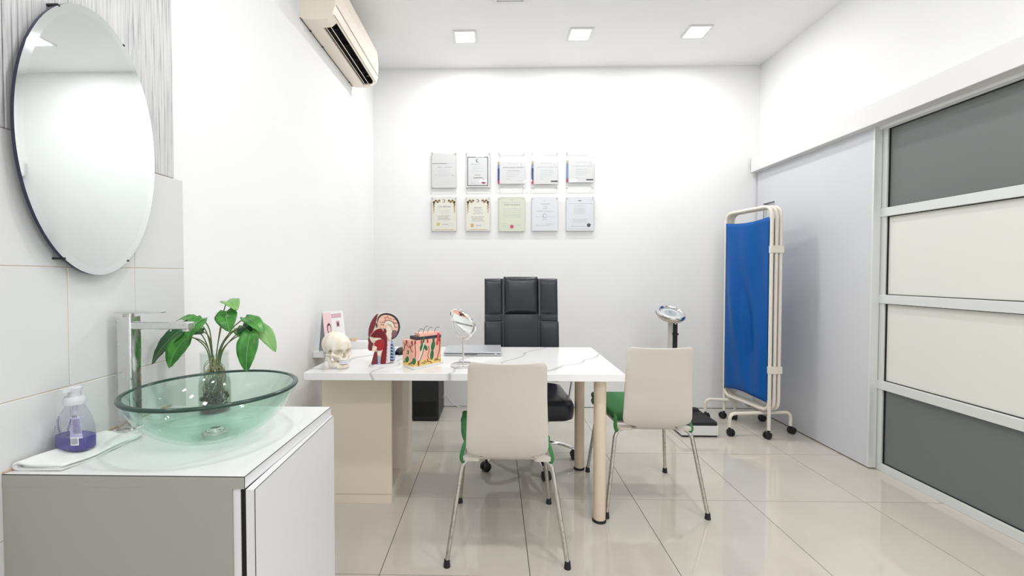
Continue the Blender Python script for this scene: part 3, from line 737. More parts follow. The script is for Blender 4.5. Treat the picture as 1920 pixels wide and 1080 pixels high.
# mouse-like black device
ms = thing('computer_mouse', (-.548, 2.51, ZD), 'small black rounded computer mouse behind the head model', 'mouse', rz=radians(75))
def msf(u, v_):
    x = -.055+.11*u; s = (v_-.5)*2
    h = .036*(sin(pi*min(1, .06+.9*u))**.55); wv = .030*(sin(pi*(.08+.84*u))**.4)
    return (x, wv*math.copysign(abs(s)**.8, s), h*max(0, 1-abs(s)**3))
MB().grid(msf, 18, 13).build('shell', BLACK, ms, angle=180, solid=.001)
MB().cyl((.025, -.004, .030), (.025, .004, .030), .007, 14).build('wheel', STEEL, ms)

# tent brochure stand
bs = thing('tent_calendar', (-.985, 2.60, ZD), 'pink and white tent shaped brochure stand behind the skull', 'brochure', rz=radians(48))
GREYC = mat('grey_card', srgb(178, 186, 192), .6); CARD = mat('white_card', (.85, .85, .85), .5); PNK = mat('pink_print', srgb(240, 208, 212), .6); MAUVE = mat('mauve_print', srgb(206, 160, 172), .6); BROWN = mat('brown_print', srgb(92, 62, 62), .6)
hw, sp, hh = .066, .046, .240
def bpl(x, t, side, off=0): # panel coords: x along ridge, t 0 bottom..1 ridge
    y = side*sp*(1-t); return (x, y+side*off, t*hh)
for side, mm, nm in ((-1, CARD, 'front_panel'), (1, GREYC, 'back_panel')):
    MB().add([bpl(-hw, 0, side), bpl(hw, 0, side), bpl(hw, 1, side), bpl(-hw, 1, side)], [(0, 1, 2, 3)]).build(nm, mm, bs, smooth=False, solid=.002, offset=0)
MB().box(-hw, hw, -sp+.004, sp-.004, 0, .002).build('base_strip', CARD, bs, smooth=False)
MB().add([(-hw+.001, -.001, hh*.995), (-hw+.001, .001, hh*.995), (-hw+.001, sp-.004, .004), (-hw+.001, sp-.007, .004)], [(0, 1, 2, 3)]).build('gusset', BLACK, bs, smooth=False)
pr_ = MB()
def bq(a, b_, c, d, off=.0015): pr_.add([bpl(a, c, -1, off), bpl(b_, c, -1, off), bpl(b_, d, -1, off), bpl(a, d, -1, off)], [(0, 1, 2, 3)])
pr_.mt(0); bq(-hw, -.015, .02, .97); pr_.mt(1); bq(-.012, .05, .83, .93); bq(.014, .036, .60, .75)
pr_.mt(3)
for k in range(2): bq(-.008, .046, .86+.035*k, .868+.035*k, .002)
pr_.mt(2)
oval = [(-.034+.013*cos(2*pi*k/20), .58+.13*sin(2*pi*k/20)) for k in range(20)]
pr_.add([bpl(x, t, -1, .002) for x, t in oval], [tuple(range(20))])
pr_.mt(0); pr_.add([bpl(-.033+.0088*cos(2*pi*k/20), .56+.095*sin(2*pi*k/20), -1, .0024) for k in range(20)], [tuple(range(20))])
pr_.mt(2); bq(-.038, -.036, .57, .58, .0028); bq(-.031, -.029, .57, .58, .0028); bq(-.036, -.031, .50, .507, .0028); bq(-.043, -.02, .40, .43, .002); bq(.02, .030, .62, .71, .002)
pr_.build('print', [PNK, MAUVE, BROWN, CARD], bs, smooth=False, recalc=False)
# small white box
wb = thing('card_box', (-.862, 2.69, ZD), 'small white card box with a tan flap behind the skull', 'box')
MB().box(-.055, .075, -.028, .03, 0, .045).build('carton', CARD, wb, smooth=False, bevel=.001)
MB().add([(-.055, -.028, .046), (.0, -.029, .047), (.015, -.03, .072), (-.05, -.03, .062)], [(0, 1, 2, 3)]).build('flap', mat('tan_card', srgb(226, 202, 178), .6), wb, smooth=False, solid=.0015)

# vanity mirror
vm = thing('makeup_mirror', (-.16, 2.17, ZD), 'round chrome tilting makeup mirror on a stem', 'mirror')
MB().lathe([(0, 0), (.060, 0), (.0625, .003), (.0625, .008), (.056, .012), (.01, .0145), (0, .0145)], seg=40).build('base', CHROME, vm)
MB().cyl((0, 0, .013), (0, 0, .140), .0046, 14).build('stem', CHROME, vm)
ax = Vector((.677, -.736, 0)); mc = Vector((0, 0, .226)); R_ = .087
MB().tube([mc + ax*(R_*cos(a)) + Vector((0, 0, R_*sin(a))) for a in [pi + pi*k/24 for k in range(25)]], .004, 10, flat=(.003, .006)).build('yoke', CHROME, vm)
nv = Vector((-.593, -.545, -.593)).normalized()
MB().lathe([(.072, -.006), (.080, -.006), (.082, 0), (.080, .006), (.074, .007), (.072, .0045)], mc, 48, tuple(nv)).build('rim', CHROME, vm)
MB().lathe([(0, .0044), (.0725, .0044)], mc, 48, tuple(nv)).build('mirror_glass', MIRROR, vm)
MB().lathe([(0, -.0052), (.0725, -.0052)], mc, 48, tuple(nv)).build('rear_glass', MIRROR, vm)
for s_ in (-1, 1): MB().cyl(mc+ax*(s_*.081), mc+ax*(s_*.096), .005, 12).build('pivot_knob', CHROME, vm)

# skin block model ------------------------------------------------
SKP = mat('skin_pink', srgb(240, 184, 164), .45); SKD = mat('skin_deep_pink', srgb(226, 150, 134), .45); SKY_ = mat('fat_yellow', srgb(240, 206, 126), .45)
SKR = mat('vessel_red', srgb(152, 66, 62), .45); SKG = mat('gland_green', srgb(32, 112, 62), .4); SKB = mat('dark_layer', srgb(62, 50, 60), .45); SKW = mat('hair_shaft_white', srgb(238, 228, 214), .45); SKC = mat('crimson_muscle', srgb(214, 78, 84), .45)
sk = thing('skin_model', (-.40, 2.13, ZD), 'anatomical skin cross-section block model with green glands and hairs', 'anatomical model')
A = Vector((-.463, 2.157, 0))-Vector((-.40, 2.13, 0)); B = Vector((-.402, 2.118, 0))-Vector((-.40, 2.13, 0)); Cc = Vector((-.280, 2.235, 0))-Vector((-.40, 2.13, 0)); D = A+(Cc-B)
MB().prism([(p.x, p.y) for p in (A*1.04, B+Vector((.012, -.05, 0)), Cc*1.10, D*1.08)], lambda x, y: (x, y, 0), lambda x, y: (x, y, .007)).build('base_plate', WHITEP, sk, smooth=False, bevel=.002)
H0, H1, zb = .128, .158, .007
def sec(z0, z1, name, m, p=None):
    p = p or (A, B, Cc, D); return MB().prism([(q.x, q.y) for q in p], lambda x, y: (x, y, z0), lambda x, y: (x, y, z1)).build(name, m, sk, smooth=False)
sec(zb, .034, 'fat_layer', SKY_); sec(.034, zb+H0-.014, 'dermis', SKP); sec(zb+H0-.014, zb+H0, 'papillary_layer', SKP)
m1 = B.lerp(Cc, .12); m2 = A.lerp(D, .25)
sec(zb+H0, zb+H0+.016, 'dark_epidermis', SKB, (m2, m1, Cc, D)); n1 = B.lerp(Cc, .22); n2 = A.lerp(D, .42)
sec(zb+H0+.016, zb+H1, 'skin_surface', SKP, (n2, n1, Cc, D))
fx = (Cc-B).normalized(); fn_ = Vector((fx.y, -fx.x, 0)); ex = (B-A).normalized(); en = Vector((ex.y, -ex.x, 0))
FL, EL = (Cc-B).length, (B-A).length
def fp(s, z, o=.001): return B+fx*(FL*s)+fn_*o+Vector((0, 0, z))
def ep(s, z, o=.001): return A+ex*(EL*s)+en*o+Vector((0, 0, z))
def blob(P, s, z, ws, hs, name, m, tilt=0, th=.004):
    d, nn = (fx, fn_) if P is fp else (ex, en)
    M_ = Matrix((d, nn, Vector((0, 0, 1)))).transposed() @ Matrix.Rotation(tilt, 3, 'Y')
    return MB().sphere(P(s, z, 0), (ws, th, hs), 14, 10, M_).build(name, m, sk)
for k in range(9):
    blob(fp, .06+.11*k, zb+H0-.010, .0055, .011, 'papilla', SKP if k % 2 else SKR, th=.0022)
for k in range(4): blob(ep, .12+.25*k, zb+H0-.010, .006, .011, 'papilla', SKR if k % 2 else SKP, th=.0022)
blob(fp, .30, .098, .012, .022, 'sebaceous_gland', SKG, .25); blob(fp, .44, .092, .008, .016, 'sebaceous_gland', SKG, -.4)
blob(fp, .70, .098, .012, .026, 'hair_follicle', SKG, .2); blob(fp, .66, .052, .011, .026, 'follicle_bulb', SKG, .1); blob(fp, .72, .13, .007, .012, 'follicle_neck', SKG, .2)
blob(fp, .36, .135, .006, .018, 'follicle_neck', SKG, .15); blob(fp, .02, .033, .011, .017, 'sweat_gland', SKG, 0); blob(ep, .40, .038, .012, .017, 'sweat_gland', SKG, .5); blob(ep, .48, .075, .007, .011, 'sweat_gland', SKG); blob(ep, .48, .075, .003, .006, 'gland_core', SKY_, th=.006)
MB().tube([fp(.36, .118), fp(.26, .066), fp(.16, .03)], .004, 8).build('hair_shaft', SKW, sk)
MB().tube([fp(.40, .112, .003), fp(.30, .062, .003), fp(.2, .03, .003)], .0012, 6).build('shaft_line', SKG, sk)
MB().tube([fp(.17, .034, .002), fp(.17, .010, .002)], .004, 8).build('hair_root', SKR, sk)
MB().tube(catmull([fp(.90, .16), fp(.87, .13), fp(.85, .10)], 4), .006, 8).build('arrector_muscle', SKC, sk)
for pts, r in (([fp(.97, .13), fp(.95, .10), fp(.93, .07), fp(.86, .035), fp(.76, .02)], .0022), ([fp(.52, .10), fp(.55, .075), fp(.50, .05), fp(.57, .03)], .0015), ([fp(.05, .115), fp(.07, .08), fp(.06, .05)], .002), ([fp(.48, .035), fp(.53, .022), fp(.6, .018), fp(.66, .01)], .002)):
    MB().tube(catmull(pts, 5), r, 6).build('blood_vessel', SKR, sk)
for pts, r in (([ep(.0, .122), ep(.35, .112), ep(.62, .10), ep(.9, .112), ep(1, .118)], .0014), ([ep(.22, .115), ep(.16, .09), ep(.04, .08)], .0022), ([ep(.66, .112), ep(.80, .088), ep(.97, .078)], .0015)):
    MB().tube(catmull(pts, 5), r, 6).build('blood_vessel', SKR, sk)
for P, s, z in ((fp, .34, .016), (fp, .42, .022), (fp, .8, .024), (fp, .9, .02), (ep, .75, .02), (ep, .85, .026), (ep, .6, .016), (ep, .12, .024)):
    MB().tube(catmull([P(s-.06, z), P(s-.02, z+.005), P(s+.03, z-.003), P(s+.07, z+.004)], 4), .0011, 5).build('fibre', SKB, sk)
cen = (Cc+D)*.5
for k, (s, tt, hh_) in enumerate(((.30, .35, .026), (.42, .20, .036), (.62, .3, .030), (.85, .25, .026))):
    p0 = B.lerp(Cc, s).lerp(A.lerp(D, s), tt)+Vector((0, 0, zb+H1-.002)); sgn = 1
    MB().tube(catmull([p0, p0+Vector((.004, 0, hh_*.6)), p0+Vector((.014, 0, hh_)), p0+Vector((.026, 0, hh_*(.8 if k in (0, 2) else 1.05)))], 5), .0011, 6).build('hair', BLACK, sk)

# sagittal head model ---------------------------------------------
hm = thing('head_section_model', (-.55, 2.14, ZD), 'anatomical half head model showing brain, mouth and spine', 'anatomical model', rz=radians(13))
def hx(u, v_): return ((u-310)/3384.0, (945-v_)/3384.0+.016)
HB = mat('bone_white', srgb(238, 224, 206), .5); MAR = mat('maroon_flesh', srgb(120, 44, 54), .45); DRED = mat('dark_red_cavity', srgb(128, 22, 36), .4); TON = mat('tongue_red', srgb(166, 34, 44), .4)
BRN = mat('brain_pink', srgb(244, 196, 174), .45); CER = mat('cerebellum_mauve', srgb(132, 96, 104), .6); LBL = mat('light_blue', srgb(150, 178, 208), .5); LIL = mat('lilac_white', srgb(226, 216, 224), .5); DNV = mat('dark_navy', srgb(52, 52, 66), .5)
SKN = mat('model_skin', srgb(150, 178, 208), .5)
out = [(210,80),(150,130),(90,220),(52,330),(40,440),(45,490),(35,530),(45,580),(35,640),(45,705),(90,720),(140,730),(120,800),(98,880),(90,950),(330,955),(480,900),(482,800),(478,700),(450,560),(500,500),(550,420),(570,330),(550,230),(500,150),(430,100),(340,78),(270,84)]
O2 = [hx(*p) for p in out]
cx0, cz0 = hx(310, 400)
hb = MB(); lay = [(0.0, 1.0), (.02, 1.0), (.045, .94), (.062, .80), (.072, .55)]
vs = []
for y, s in lay:
    for x, z in O2:
        zz_ = .016+(z-.016)*(1 if z < .03 else s+(1-s)*.15) ; vs.append((cx0+(x-cx0)*s, y, max(.016, zz_)))
N_ = len(O2); fs = [tuple(range(N_)), tuple(range((len(lay)-1)*N_, len(lay)*N_))[::-1]]
for i in range(len(lay)-1): fs += [(i*N_+k, (i+1)*N_+k, (i+1)*N_+(k+1) % N_, i*N_+(k+1) % N_) for k in range(N_)]
hb.add(vs, fs).build('half_head', HB, hm, angle=50)
def rel(pts, name, m, y=.003, sm=True):
    P = [hx(*p) for p in pts]
    if sm:
        Q = catmull([(x, 0, z) for x, z in P] + [(P[0][0], 0, P[0][1])], 3)[:-1]; P = [(q.x, q.z) for q in Q]
    return MB().prism(P, lambda x, z: (x, -y, z), lambda x, z: (x, .001, z)).build(name, m, hm, smooth=False)
rel([(205,86),(150,132),(92,222),(54,332),(43,440),(48,490),(39,530),(48,580),(39,640),(48,700),(95,712),(108,640),(130,600),(92,560),(62,480),(120,385),(160,270),(182,180)], 'face_muscle', MAR)
rel([(200,160),(250,105),(340,84),(430,105),(505,158),(552,240),(566,330),(545,420),(500,492),(430,530),(430,500),(480,462),(522,400),(538,320),(520,245),(478,180),(420,138),(340,116),(270,125),(222,170),(200,240),(192,205)], 'skull_section', DNV, .004)
rel([(218,172),(270,127),(340,116),(420,136),(480,182),(518,248),(535,322),(518,392),(480,385),(440,370),(430,310),(360,262),(318,300),(330,345),(280,335),(222,312),(202,250)], 'brain', BRN, .0055)
for pts in ([(300,150),(330,190),(300,215)],[(360,140),(380,175),(430,185)],[(440,190),(480,200),(500,190)],[(225,225),(260,240),(300,230)],[(240,280),(275,270),(300,300)],[(450,240),(490,260),(520,250)],[(470,310),(500,330),(525,325)],[(330,160),(350,150),(372,160)]):
    MB().tube([Vector((hx(*p)[0], -.0062, hx(*p)[1])) for p in catmull([(p[0], p[1], 0) for p in pts], 3) for p in [(p[0], p[1])]], .0011, 5).build('brain_furrow', MAR, hm)
rel([(298,262),(340,222),(400,220),(450,258),(472,325),(445,330),(422,290),(380,264),(340,274),(326,312)], 'corpus_callosum', SKW, .007)
MB().tube([Vector((hx(p[0], p[1])[0], -.0073, hx(p[0], p[1])[1])) for p in catmull([(300,262,0),(335,215,0),(400,212,0),(455,252,0),(478,320,0)], 4)], .0012, 5).build('callosum_line', BROWN, hm)
rel([(440,382),(490,378),(522,420),(492,476),(440,502),(424,440)], 'cerebellum', CER, .007)
rel([(335,330),(400,345),(432,400),(420,500),(402,560),(352,480),(335,400)], 'brainstem', HB, .0065)
rel([(168,250),(188,262),(192,310),(178,330),(165,300)], 'frontal_sinus', BROWN, .004)
rel([(295,352),(330,360),(345,395),(325,420),(300,400)], 'sphenoid_sinus', MAR, .007)
rel([(72,470),(150,376),(240,346),(280,380),(330,450),(352,540),(342,700),(322,940),(240,945),(250,820),(280,690),(300,640),(298,560),(222,500),(140,492)], 'throat_cavity', DRED, .0035)
for pts in ([(100,440),(170,410),(260,420),(310,470)],[(100,470),(180,440),(250,455),(300,500)]):
    MB().tube([Vector((hx(p[0], p[1])[0], -.0045, hx(p[0], p[1])[1])) for p in catmull([(p[0], p[1], 0) for p in pts], 4)], .0022, 6).build('nasal_turbinate', MAR, hm)
rel([(130,510),(230,505),(252,520),(150,546)], 'palate', HB, .0055)
rel([(140,590),(200,530),(270,540),(305,600),(290,680),(240,716),(180,700),(152,640)], 'tongue', TON, .007)
rel([(128,640),(170,640),(182,680),(140,722),(108,712)], 'jaw_bone', HB, .008)
rel([(200,710),(280,704),(222,816),(190,790)], 'hyoid', HB, .006, False)
rel([(140,740),(180,740),(192,850),(190,945),(92,945),(112,850)], 'neck_muscle', MAR, .004)
rel([(190,825),(225,820),(242,945),(200,945)], 'trachea', LBL, .006, False)
rel([(355,560),(412,560),(396,925),(330,932)], 'spine_column', LIL, .0055, False)
for k in range(5): MB().box(*(hx(352-3*k, 0)[0], hx(358-3*k, 0)[0]), -.0062, -.005, hx(0, 640+62*k)[1], hx(0, 612+62*k)[1]).build('disc_mark', MAR, hm, smooth=False)
rel([(416,545),(446,565),(478,700),(482,890),(392,905),(402,700)], 'neck_back', LBL, .004, False)
for k in range(6):
    y = 600+52*k; rel([(412-2*k, y+6), (440+2*k, y+22), (452+2*k, y+40), (405-2*k, y+36)], 'vertebra_spine', DNV, .0055, False)
MB().prism([(.078*cos(2*pi*k/40)-.002, .042*sin(2*pi*k/40)+.025) for k in range(40)], lambda x, y: (x, y, 0), lambda x, y: (x*.93, y*.93, .016)).build('base', WHITEP, hm, angle=50)

# skull via implicit surface --------------------------------------
def surface_nets(fn, lo, hi, h):
    ax_ = [np.arange(lo[i], hi[i]+h, h) for i in range(3)]
    Xg, Yg, Zg = np.meshgrid(*ax_, indexing='ij'); F = fn(Xg, Yg, Zg); sg = F < 0
    nx, ny, nz = F.shape
    cnt = np.zeros((nx-1, ny-1, nz-1)); acc = np.zeros((nx-1, ny-1, nz-1, 3))
    corners = [(i, j, k) for i in (0, 1) for j in (0, 1) for k in (0, 1)]
    sl = lambda c: (slice(c[0], nx-1+c[0]), slice(c[1], ny-1+c[1]), slice(c[2], nz-1+c[2]))
    for a in corners:
        for d in range(3):
            if a[d] == 0:
                b2 = list(a); b2[d] = 1; fa_, fb_ = F[sl(a)], F[sl(tuple(b2))]
                cr = (fa_ < 0) != (fb_ < 0); t = np.where(cr, fa_/(fa_-fb_+1e-12), 0)
                cnt += cr
                for e in range(3): acc[..., e] += np.where(cr, a[e]+(t if e == d else 0), 0)
    act = cnt > 0; ids = -np.ones(cnt.shape, int); ids[act] = np.arange(act.sum())
    org = np.stack(np.nonzero(act), 1)
    V_ = (org + acc[act]/cnt[act][:, None])*h + np.array(lo)
    faces = []
    for d in range(3):
        o1, o2 = [(1, 2), (2, 0), (0, 1)][d]
        s0 = [slice(0, None)]*3; s1 = [slice(0, None)]*3; s0[d] = slice(0, -1); s1[d] = slice(1, None)
        cr = sg[tuple(s0)] != sg[tuple(s1)]; pos = np.stack(np.nonzero(cr), 1); fl_ = sg[tuple(s0)][cr]
        ok = (pos[:, o1] > 0) & (pos[:, o2] > 0) & (pos[:, o1] < F.shape[o1]-1) & (pos[:, o2] < F.shape[o2]-1)
        pos, fl_ = pos[ok], fl_[ok]
        def gid(da, db):
            q = pos.copy(); q[:, o1] -= da; q[:, o2] -= db; return ids[q[:, 0], q[:, 1], q[:, 2]]
        quad = np.stack([gid(1, 1), gid(0, 1), gid(0, 0), gid(1, 0)], 1)
        quad[~fl_] = quad[~fl_][:, ::-1]; faces.append(quad)
    return V_, np.concatenate(faces)
def ellips(X, Y, Z, c, r):
    k = np.sqrt(((X-c[0])/r[0])**2+((Y-c[1])/r[1])**2+((Z-c[2])/r[2])**2); return (k-1)*min(r)
def capsule(X, Y, Z, a, b, r):
    a = np.array(a); b = np.array(b); d = b-a; t = np.clip(((X-a[0])*d[0]+(Y-a[1])*d[1]+(Z-a[2])*d[2])/(d@d), 0, 1)
    return np.sqrt((X-a[0]-t*d[0])**2+(Y-a[1]-t*d[1])**2+(Z-a[2]-t*d[2])**2)-r
def smin(a, b, k): h = np.clip(.5+.5*(b-a)/k, 0, 1); return b*(1-h)+a*h-k*h*(1-h)
def smax(a, b, k): return -smin(-a, -b, k)
def skull_f(X, Y, Z):
    S_ = np.abs(X); e = lambda c, r: ellips(S_, Y, Z, c, r); cp = lambda a, b, r: capsule(S_, Y, Z, a, b, r)
    d = ellips(X, Y, Z, (0, .030, .118), (.064, .080, .062))
    d = smin(d, ellips(X, Y, Z, (0, -.018, .112), (.050, .042, .045)), .02)
    d = smin(d, ellips(X, Y, Z, (0, -.026, .074), (.034, .034, .034)), .012)
    d = smin(d, cp((.006, -.056, .103), (.046, -.036, .104), .0055), .010)
    d = smin(d, cp((.046, -.036, .103), (.049, -.030, .078), .0048), .006)
    d = smin(d, cp((.026, -.050, .066), (.049, -.032, .073), .0075), .008)
    d = smin(d, cp((.049, -.030, .073), (.062, .012, .073), .0042), .006)
    d = smin(d, ellips(X, Y, Z, (0, -.042, .050), (.026, .024, .014)), .008)
    d = smin(d, cp((.050, .020, .058), (.050, .024, .044), .008), .008)
    j = cp((.0, -.050, .014), (.022, -.044, .013), .0115)
    j = smin(j, cp((.0, -.048, .026), (.022, -.040, .026), .0075), .006)
    j = smin(j, cp((.022, -.042, .015), (.046, .002, .024), .0085), .006)
    j = smin(j, cp((.047, .003, .026), (.054, .010, .068), .0075), .006)
    j = smin(j, cp((.024, -.038, .028), (.046, .002, .036), .0080), .005)
    j = smin(j, cp((.046, .000, .036), (.050, .004, .058), .0080), .005)
    d = smin(d, ellips(X, Y, Z, (0, -.010, .050), (.031, .030, .026)), .004)
    d = smin(d, j, .003)
    d = smax(d, -e((.0240, -.062, .086), (.0175, .042, .0155)), .004)
    d = smax(d, -np.minimum(ellips(X, Y, Z, (0, -.062, .062), (.0105, .030, .0095)), ellips(X, Y, Z, (0, -.062, .071), (.0065, .026, .014))), .003)
    d = smax(d, -e((.041, -.022, .050), (.0075, .017, .014)), .003)
    d = smax(d, -e((.045, -.008, .092), (.006, .020, .014)), .006)
    return smax(d, -(Z-.003), .002)
Vs, Fs = surface_nets(skull_f, (-.075, -.075, -.004), (.075, .118, .188), .0026)
sl_ = thing('skull_model', (-.775, 2.12, ZD), 'ivory plastic human skull model on the left end of the desk', 'skull', rz=radians(48))
SC = .98
MB().add([tuple(p) for p in Vs*SC], [tuple(int(i) for i in f) for f in Fs]).build('skull', BONE, sl_, angle=180)
TEETH = mat('tooth_white', srgb(232, 232, 240), .35)
for zc, nm in ((.0395, 'upper_teeth'), (.0315, 'lower_teeth')):
    t_ = MB()
    for k in range(-5, 6):
        a = radians(k*12); rx, ry = .0255, .0275
        t_.sphere((rx*sin(a)*SC, (-.038-ry*cos(a)+.0)*SC, zc*SC), (.0031, .0031, .0047), 8, 6)
    t_.build(nm, TEETH, sl_)

# ================================================================== VISITOR CHAIRS
def visitor_chair():
    t = thing('visitor_chair', (0, 0, 0), 'x', 'chair', group='bent shell visitor chairs')
    prof = catmull([(0, -.275, .848), (0, -.262, .76), (0, -.252, .66), (0, -.247, .56), (0, -.240, .490), (0, -.222, .448), (0, -.190, .425), (0, -.12, .429), (0, -.05, .440), (0, .05, .446), (0, .15, .450), (0, .20, .442), (0, .225, .425)], 8)
    # arc length
    s = [0]
    for i in range(1, len(prof)): s.append(s[-1]+(prof[i]-prof[i-1]).length)
    def at(q):
        for i in range(1, len(s)):
            if q <= s[i]:
                f_ = (q-s[i-1])/(s[i]-s[i-1]); return prof[i-1].lerp(prof[i], f_)
        return prof[-1]
    keys = [(0, .138), (.006, .150), (.016, .156), (.03, .158), (.15, .160), (.30, .166), (.355, .168), (.375, .164), (.388, .155), (.396, .140), (.401, .115), (.405, .099), (.412, .096), (.500, .095), (.515, .100), (.522, .150), (.530, .172), (.545, .180), (.62, .195), (.72, .200), (.78, .196), (.80, .180), (s[-1], .15)]
    nw = 13; vs = []
    st = []
    for i in range(len(keys)-1):
        k0, k1 = keys[i], keys[i+1]; n_ = max(1, int((k1[0]-k0[0])/.02))
        for j in range(n_): f_ = j/n_; st.append((k0[0]+(k1[0]-k0[0])*f_, k0[1]+(k1[1]-k0[1])*f_))
    st.append(keys[-1])
    for q, hw_ in st:
        p = at(min(q, s[-1])); back = max(0, min(1, (.36-q)/.2))
        for k in range(nw):
            u = -1+2*k/(nw-1); x = hw_*u
            vs.append((x, p.y - .018*back*(1-u*u) , p.z - (.005*(1-u*u) if q < .03 else 0)))
    fs = [(i*nw+k, (i+1)*nw+k, (i+1)*nw+k+1, i*nw+k+1) for i in range(len(st)-1) for k in range(nw-1)]
    MB().add(vs, fs).build('shell', IVORY, t, angle=60, solid=.010, offset=0, bevel=.002)
    # cushion
    cu = MB()
    pts = []
    for (x, y) in ((-.172, -.155), (.160, -.155), (.186, .0), (.192, .20), (.155, .232), (-.18, .232), (-.214, .20), (-.206, .0)): pts.append((x, y))
    outl = catmull([(x, y, 0) for x, y in pts]+[(pts[0][0], pts[0][1], 0)], 4)[:-1]
    L_ = [(.455, .97), (.462, 1.0), (.480, 1.0), (.490, .96), (.494, .85), (.495, .4)]
    n_ = len(outl); vs = [(p.x*k, (p.y-.04)*k+.04, z+.004*sin(p.y*9)) for z, k in L_ for p in outl]
    fs = [tuple(range(n_))[::-1], tuple(range((len(L_)-1)*n_, len(L_)*n_))] + [(i*n_+k, i*n_+(k+1) % n_, (i+1)*n_+(k+1) % n_, (i+1)*n_+k) for i in range(len(L_)-1) for k in range(n_)]
    cu.add(vs, fs).build('seat_cushion', GREEN, t, angle=70)
    for sx in (-1, 1):
        MB().tube(catmull([(sx*.165, -.12, .480), (sx*.178, -.150, .472), (sx*.186, -.178, .452), (sx*.190, -.196, .428), (sx*.180, -.195, .408), (sx*.172, -.170, .424)], 5), .006, 8, flat=(.003, .009)).build('tie_strap', GREEN, t)
        MB().tube(catmull([(sx*.205, .19, .478), (sx*.214, .208, .45), (sx*.205, .20, .428)], 5), .006, 8, flat=(.003, .012)).build('tie_strap', GREEN, t)
        MB().prism(rrect(.070, .040, .014), lambda a, c, q=sx: (q*.148+a, -.195+c, .421), lambda a, c, q=sx: (q*.148+a, -.195+c, .4345)).build('rear_lug', IVORY, t, angle=50)
        # legs
        for sy in (-1, 1):
            fxx, fyy = (.246, -.25) if sy < 0 else (.232, .248)
            kx, ky = (.186, -.186) if sy < 0 else (.19, .175)
            p = fillet([(sx*fxx, fyy, .02), (sx*kx, ky, .418), (sx*.03, ky*.8, .421)], .05, 8)
            lg = MB().tube(p, .0098, 14).build('leg', STEEL, t)
            MB().lathe([(0, 0), (.0145, 0), (.013, .012), (.0115, .03), (0, .03)], (sx*fxx, fyy, 0), 16).build('foot_cap', RUBBER, lg)
    MB().box(-.05, .05, -.165, .16, .408, .425).build('seat_bracket', STEEL, t, smooth=False, bevel=.003)
    return t
c1 = visitor_chair(); c1.location = (.05, 1.99, 0); c1['label'] = 'ivory shell visitor chair nearest the viewer, in front of the desk'
c2 = copy_tree(c1); c2.location = (.795, 2.362, 0); c2['label'] = 'ivory shell visitor chair at the right end of the desk'

# ================================================================== OFFICE CHAIR
oc = thing('office_chair', (.2, 2.79, 0), 'black leather high-back executive chair behind the desk', 'chair', rz=radians(3))
def cushion(name, x0, x1, z0, z1, y, th, puff, parent=oc, lean=.10, bow=.03, m=LEATHER):
    def fn(u, v_):
        x = x0+(x1-x0)*u; z = z0+(z1-z0)*v_
        e = (sin(pi*min(max(u, .0), 1))**.35)*(sin(pi*v_)**.35)
        yb = y + lean*(z-.5) - bow*((x/.26)**2) 
        return (x, yb-th-puff*e, z)
    def fb(u, v_):
        x = x0+(x1-x0)*u; z = z0+(z1-z0)*v_
        return (x, y+lean*(z-.5)-bow*((x/.26)**2), z)
    nu, nvv = 13, 13; b = MB(); b.grid(fn, nu, nvv); b.grid(fb, nu, nvv)
    o_ = nu*nvv
    ring = [i*nvv for i in range(nu)] + [(nu-1)*nvv+j for j in range(1, nvv)] + [i*nvv+nvv-1 for i in range(nu-2, -1, -1)] + [j for j in range(nvv-2, 0, -1)]
    b.f += [[ring[k], ring[(k+1) % len(ring)], o_+ring[(k+1) % len(ring)], o_+ring[k]] for k in range(len(ring))]; b.m += [0]*len(ring)
    return b.build(name, m, parent, angle=65)
# backrest shell: tapered slab
cushion('back_shell', -.258, .258, .44, 1.165, .285, .02, .0)
cushion('headrest', -.122, .118, .915, 1.178, .262, .035, .030)
cushion('lumbar_cushion', -.125, .122, .47, .915, .262, .028, .014)
for sx in (-1, 1):
    a_, b2 = (-.256, -.128) if sx < 0 else (.124, .256)
    cushion('upper_side_bolster', a_, b2, .908, 1.163, .262, .026, .018)
    cushion('side_strap', a_, b2, .862, .908, .262, .024, .008)
    cushion('lower_side_bolster', a_*1.02, b2*1.02, .46, .862, .262, .026, .018)
def yb(x, z, o=.0): return .262+.10*(z-.5)-.03*((x/.26)**2)-o
for x0 in (-.130, .124):
    MB().tube([(x0, yb(x0, z, .045), z) for z in np.linspace(.915, 1.165, 12)], .0012, 5).tube([(x0+.007, yb(x0, z, .047), z) for z in np.linspace(.915, 1.165, 12)], .0012, 5).tube([(x0, yb(x0, z, .036), z) for z in np.linspace(.48, .915, 12)], .0012, 5).build('stitching', STITCH, oc)
    sg_ = -1 if x0 < 0 else 1
    for z in (.910, .862):
        MB().tube([(x0+sg_*.125*k/8, yb(x0+sg_*.125*k/8, z, .036), z) for k in range(9)], .0012, 5).build('stitching', STITCH, oc)
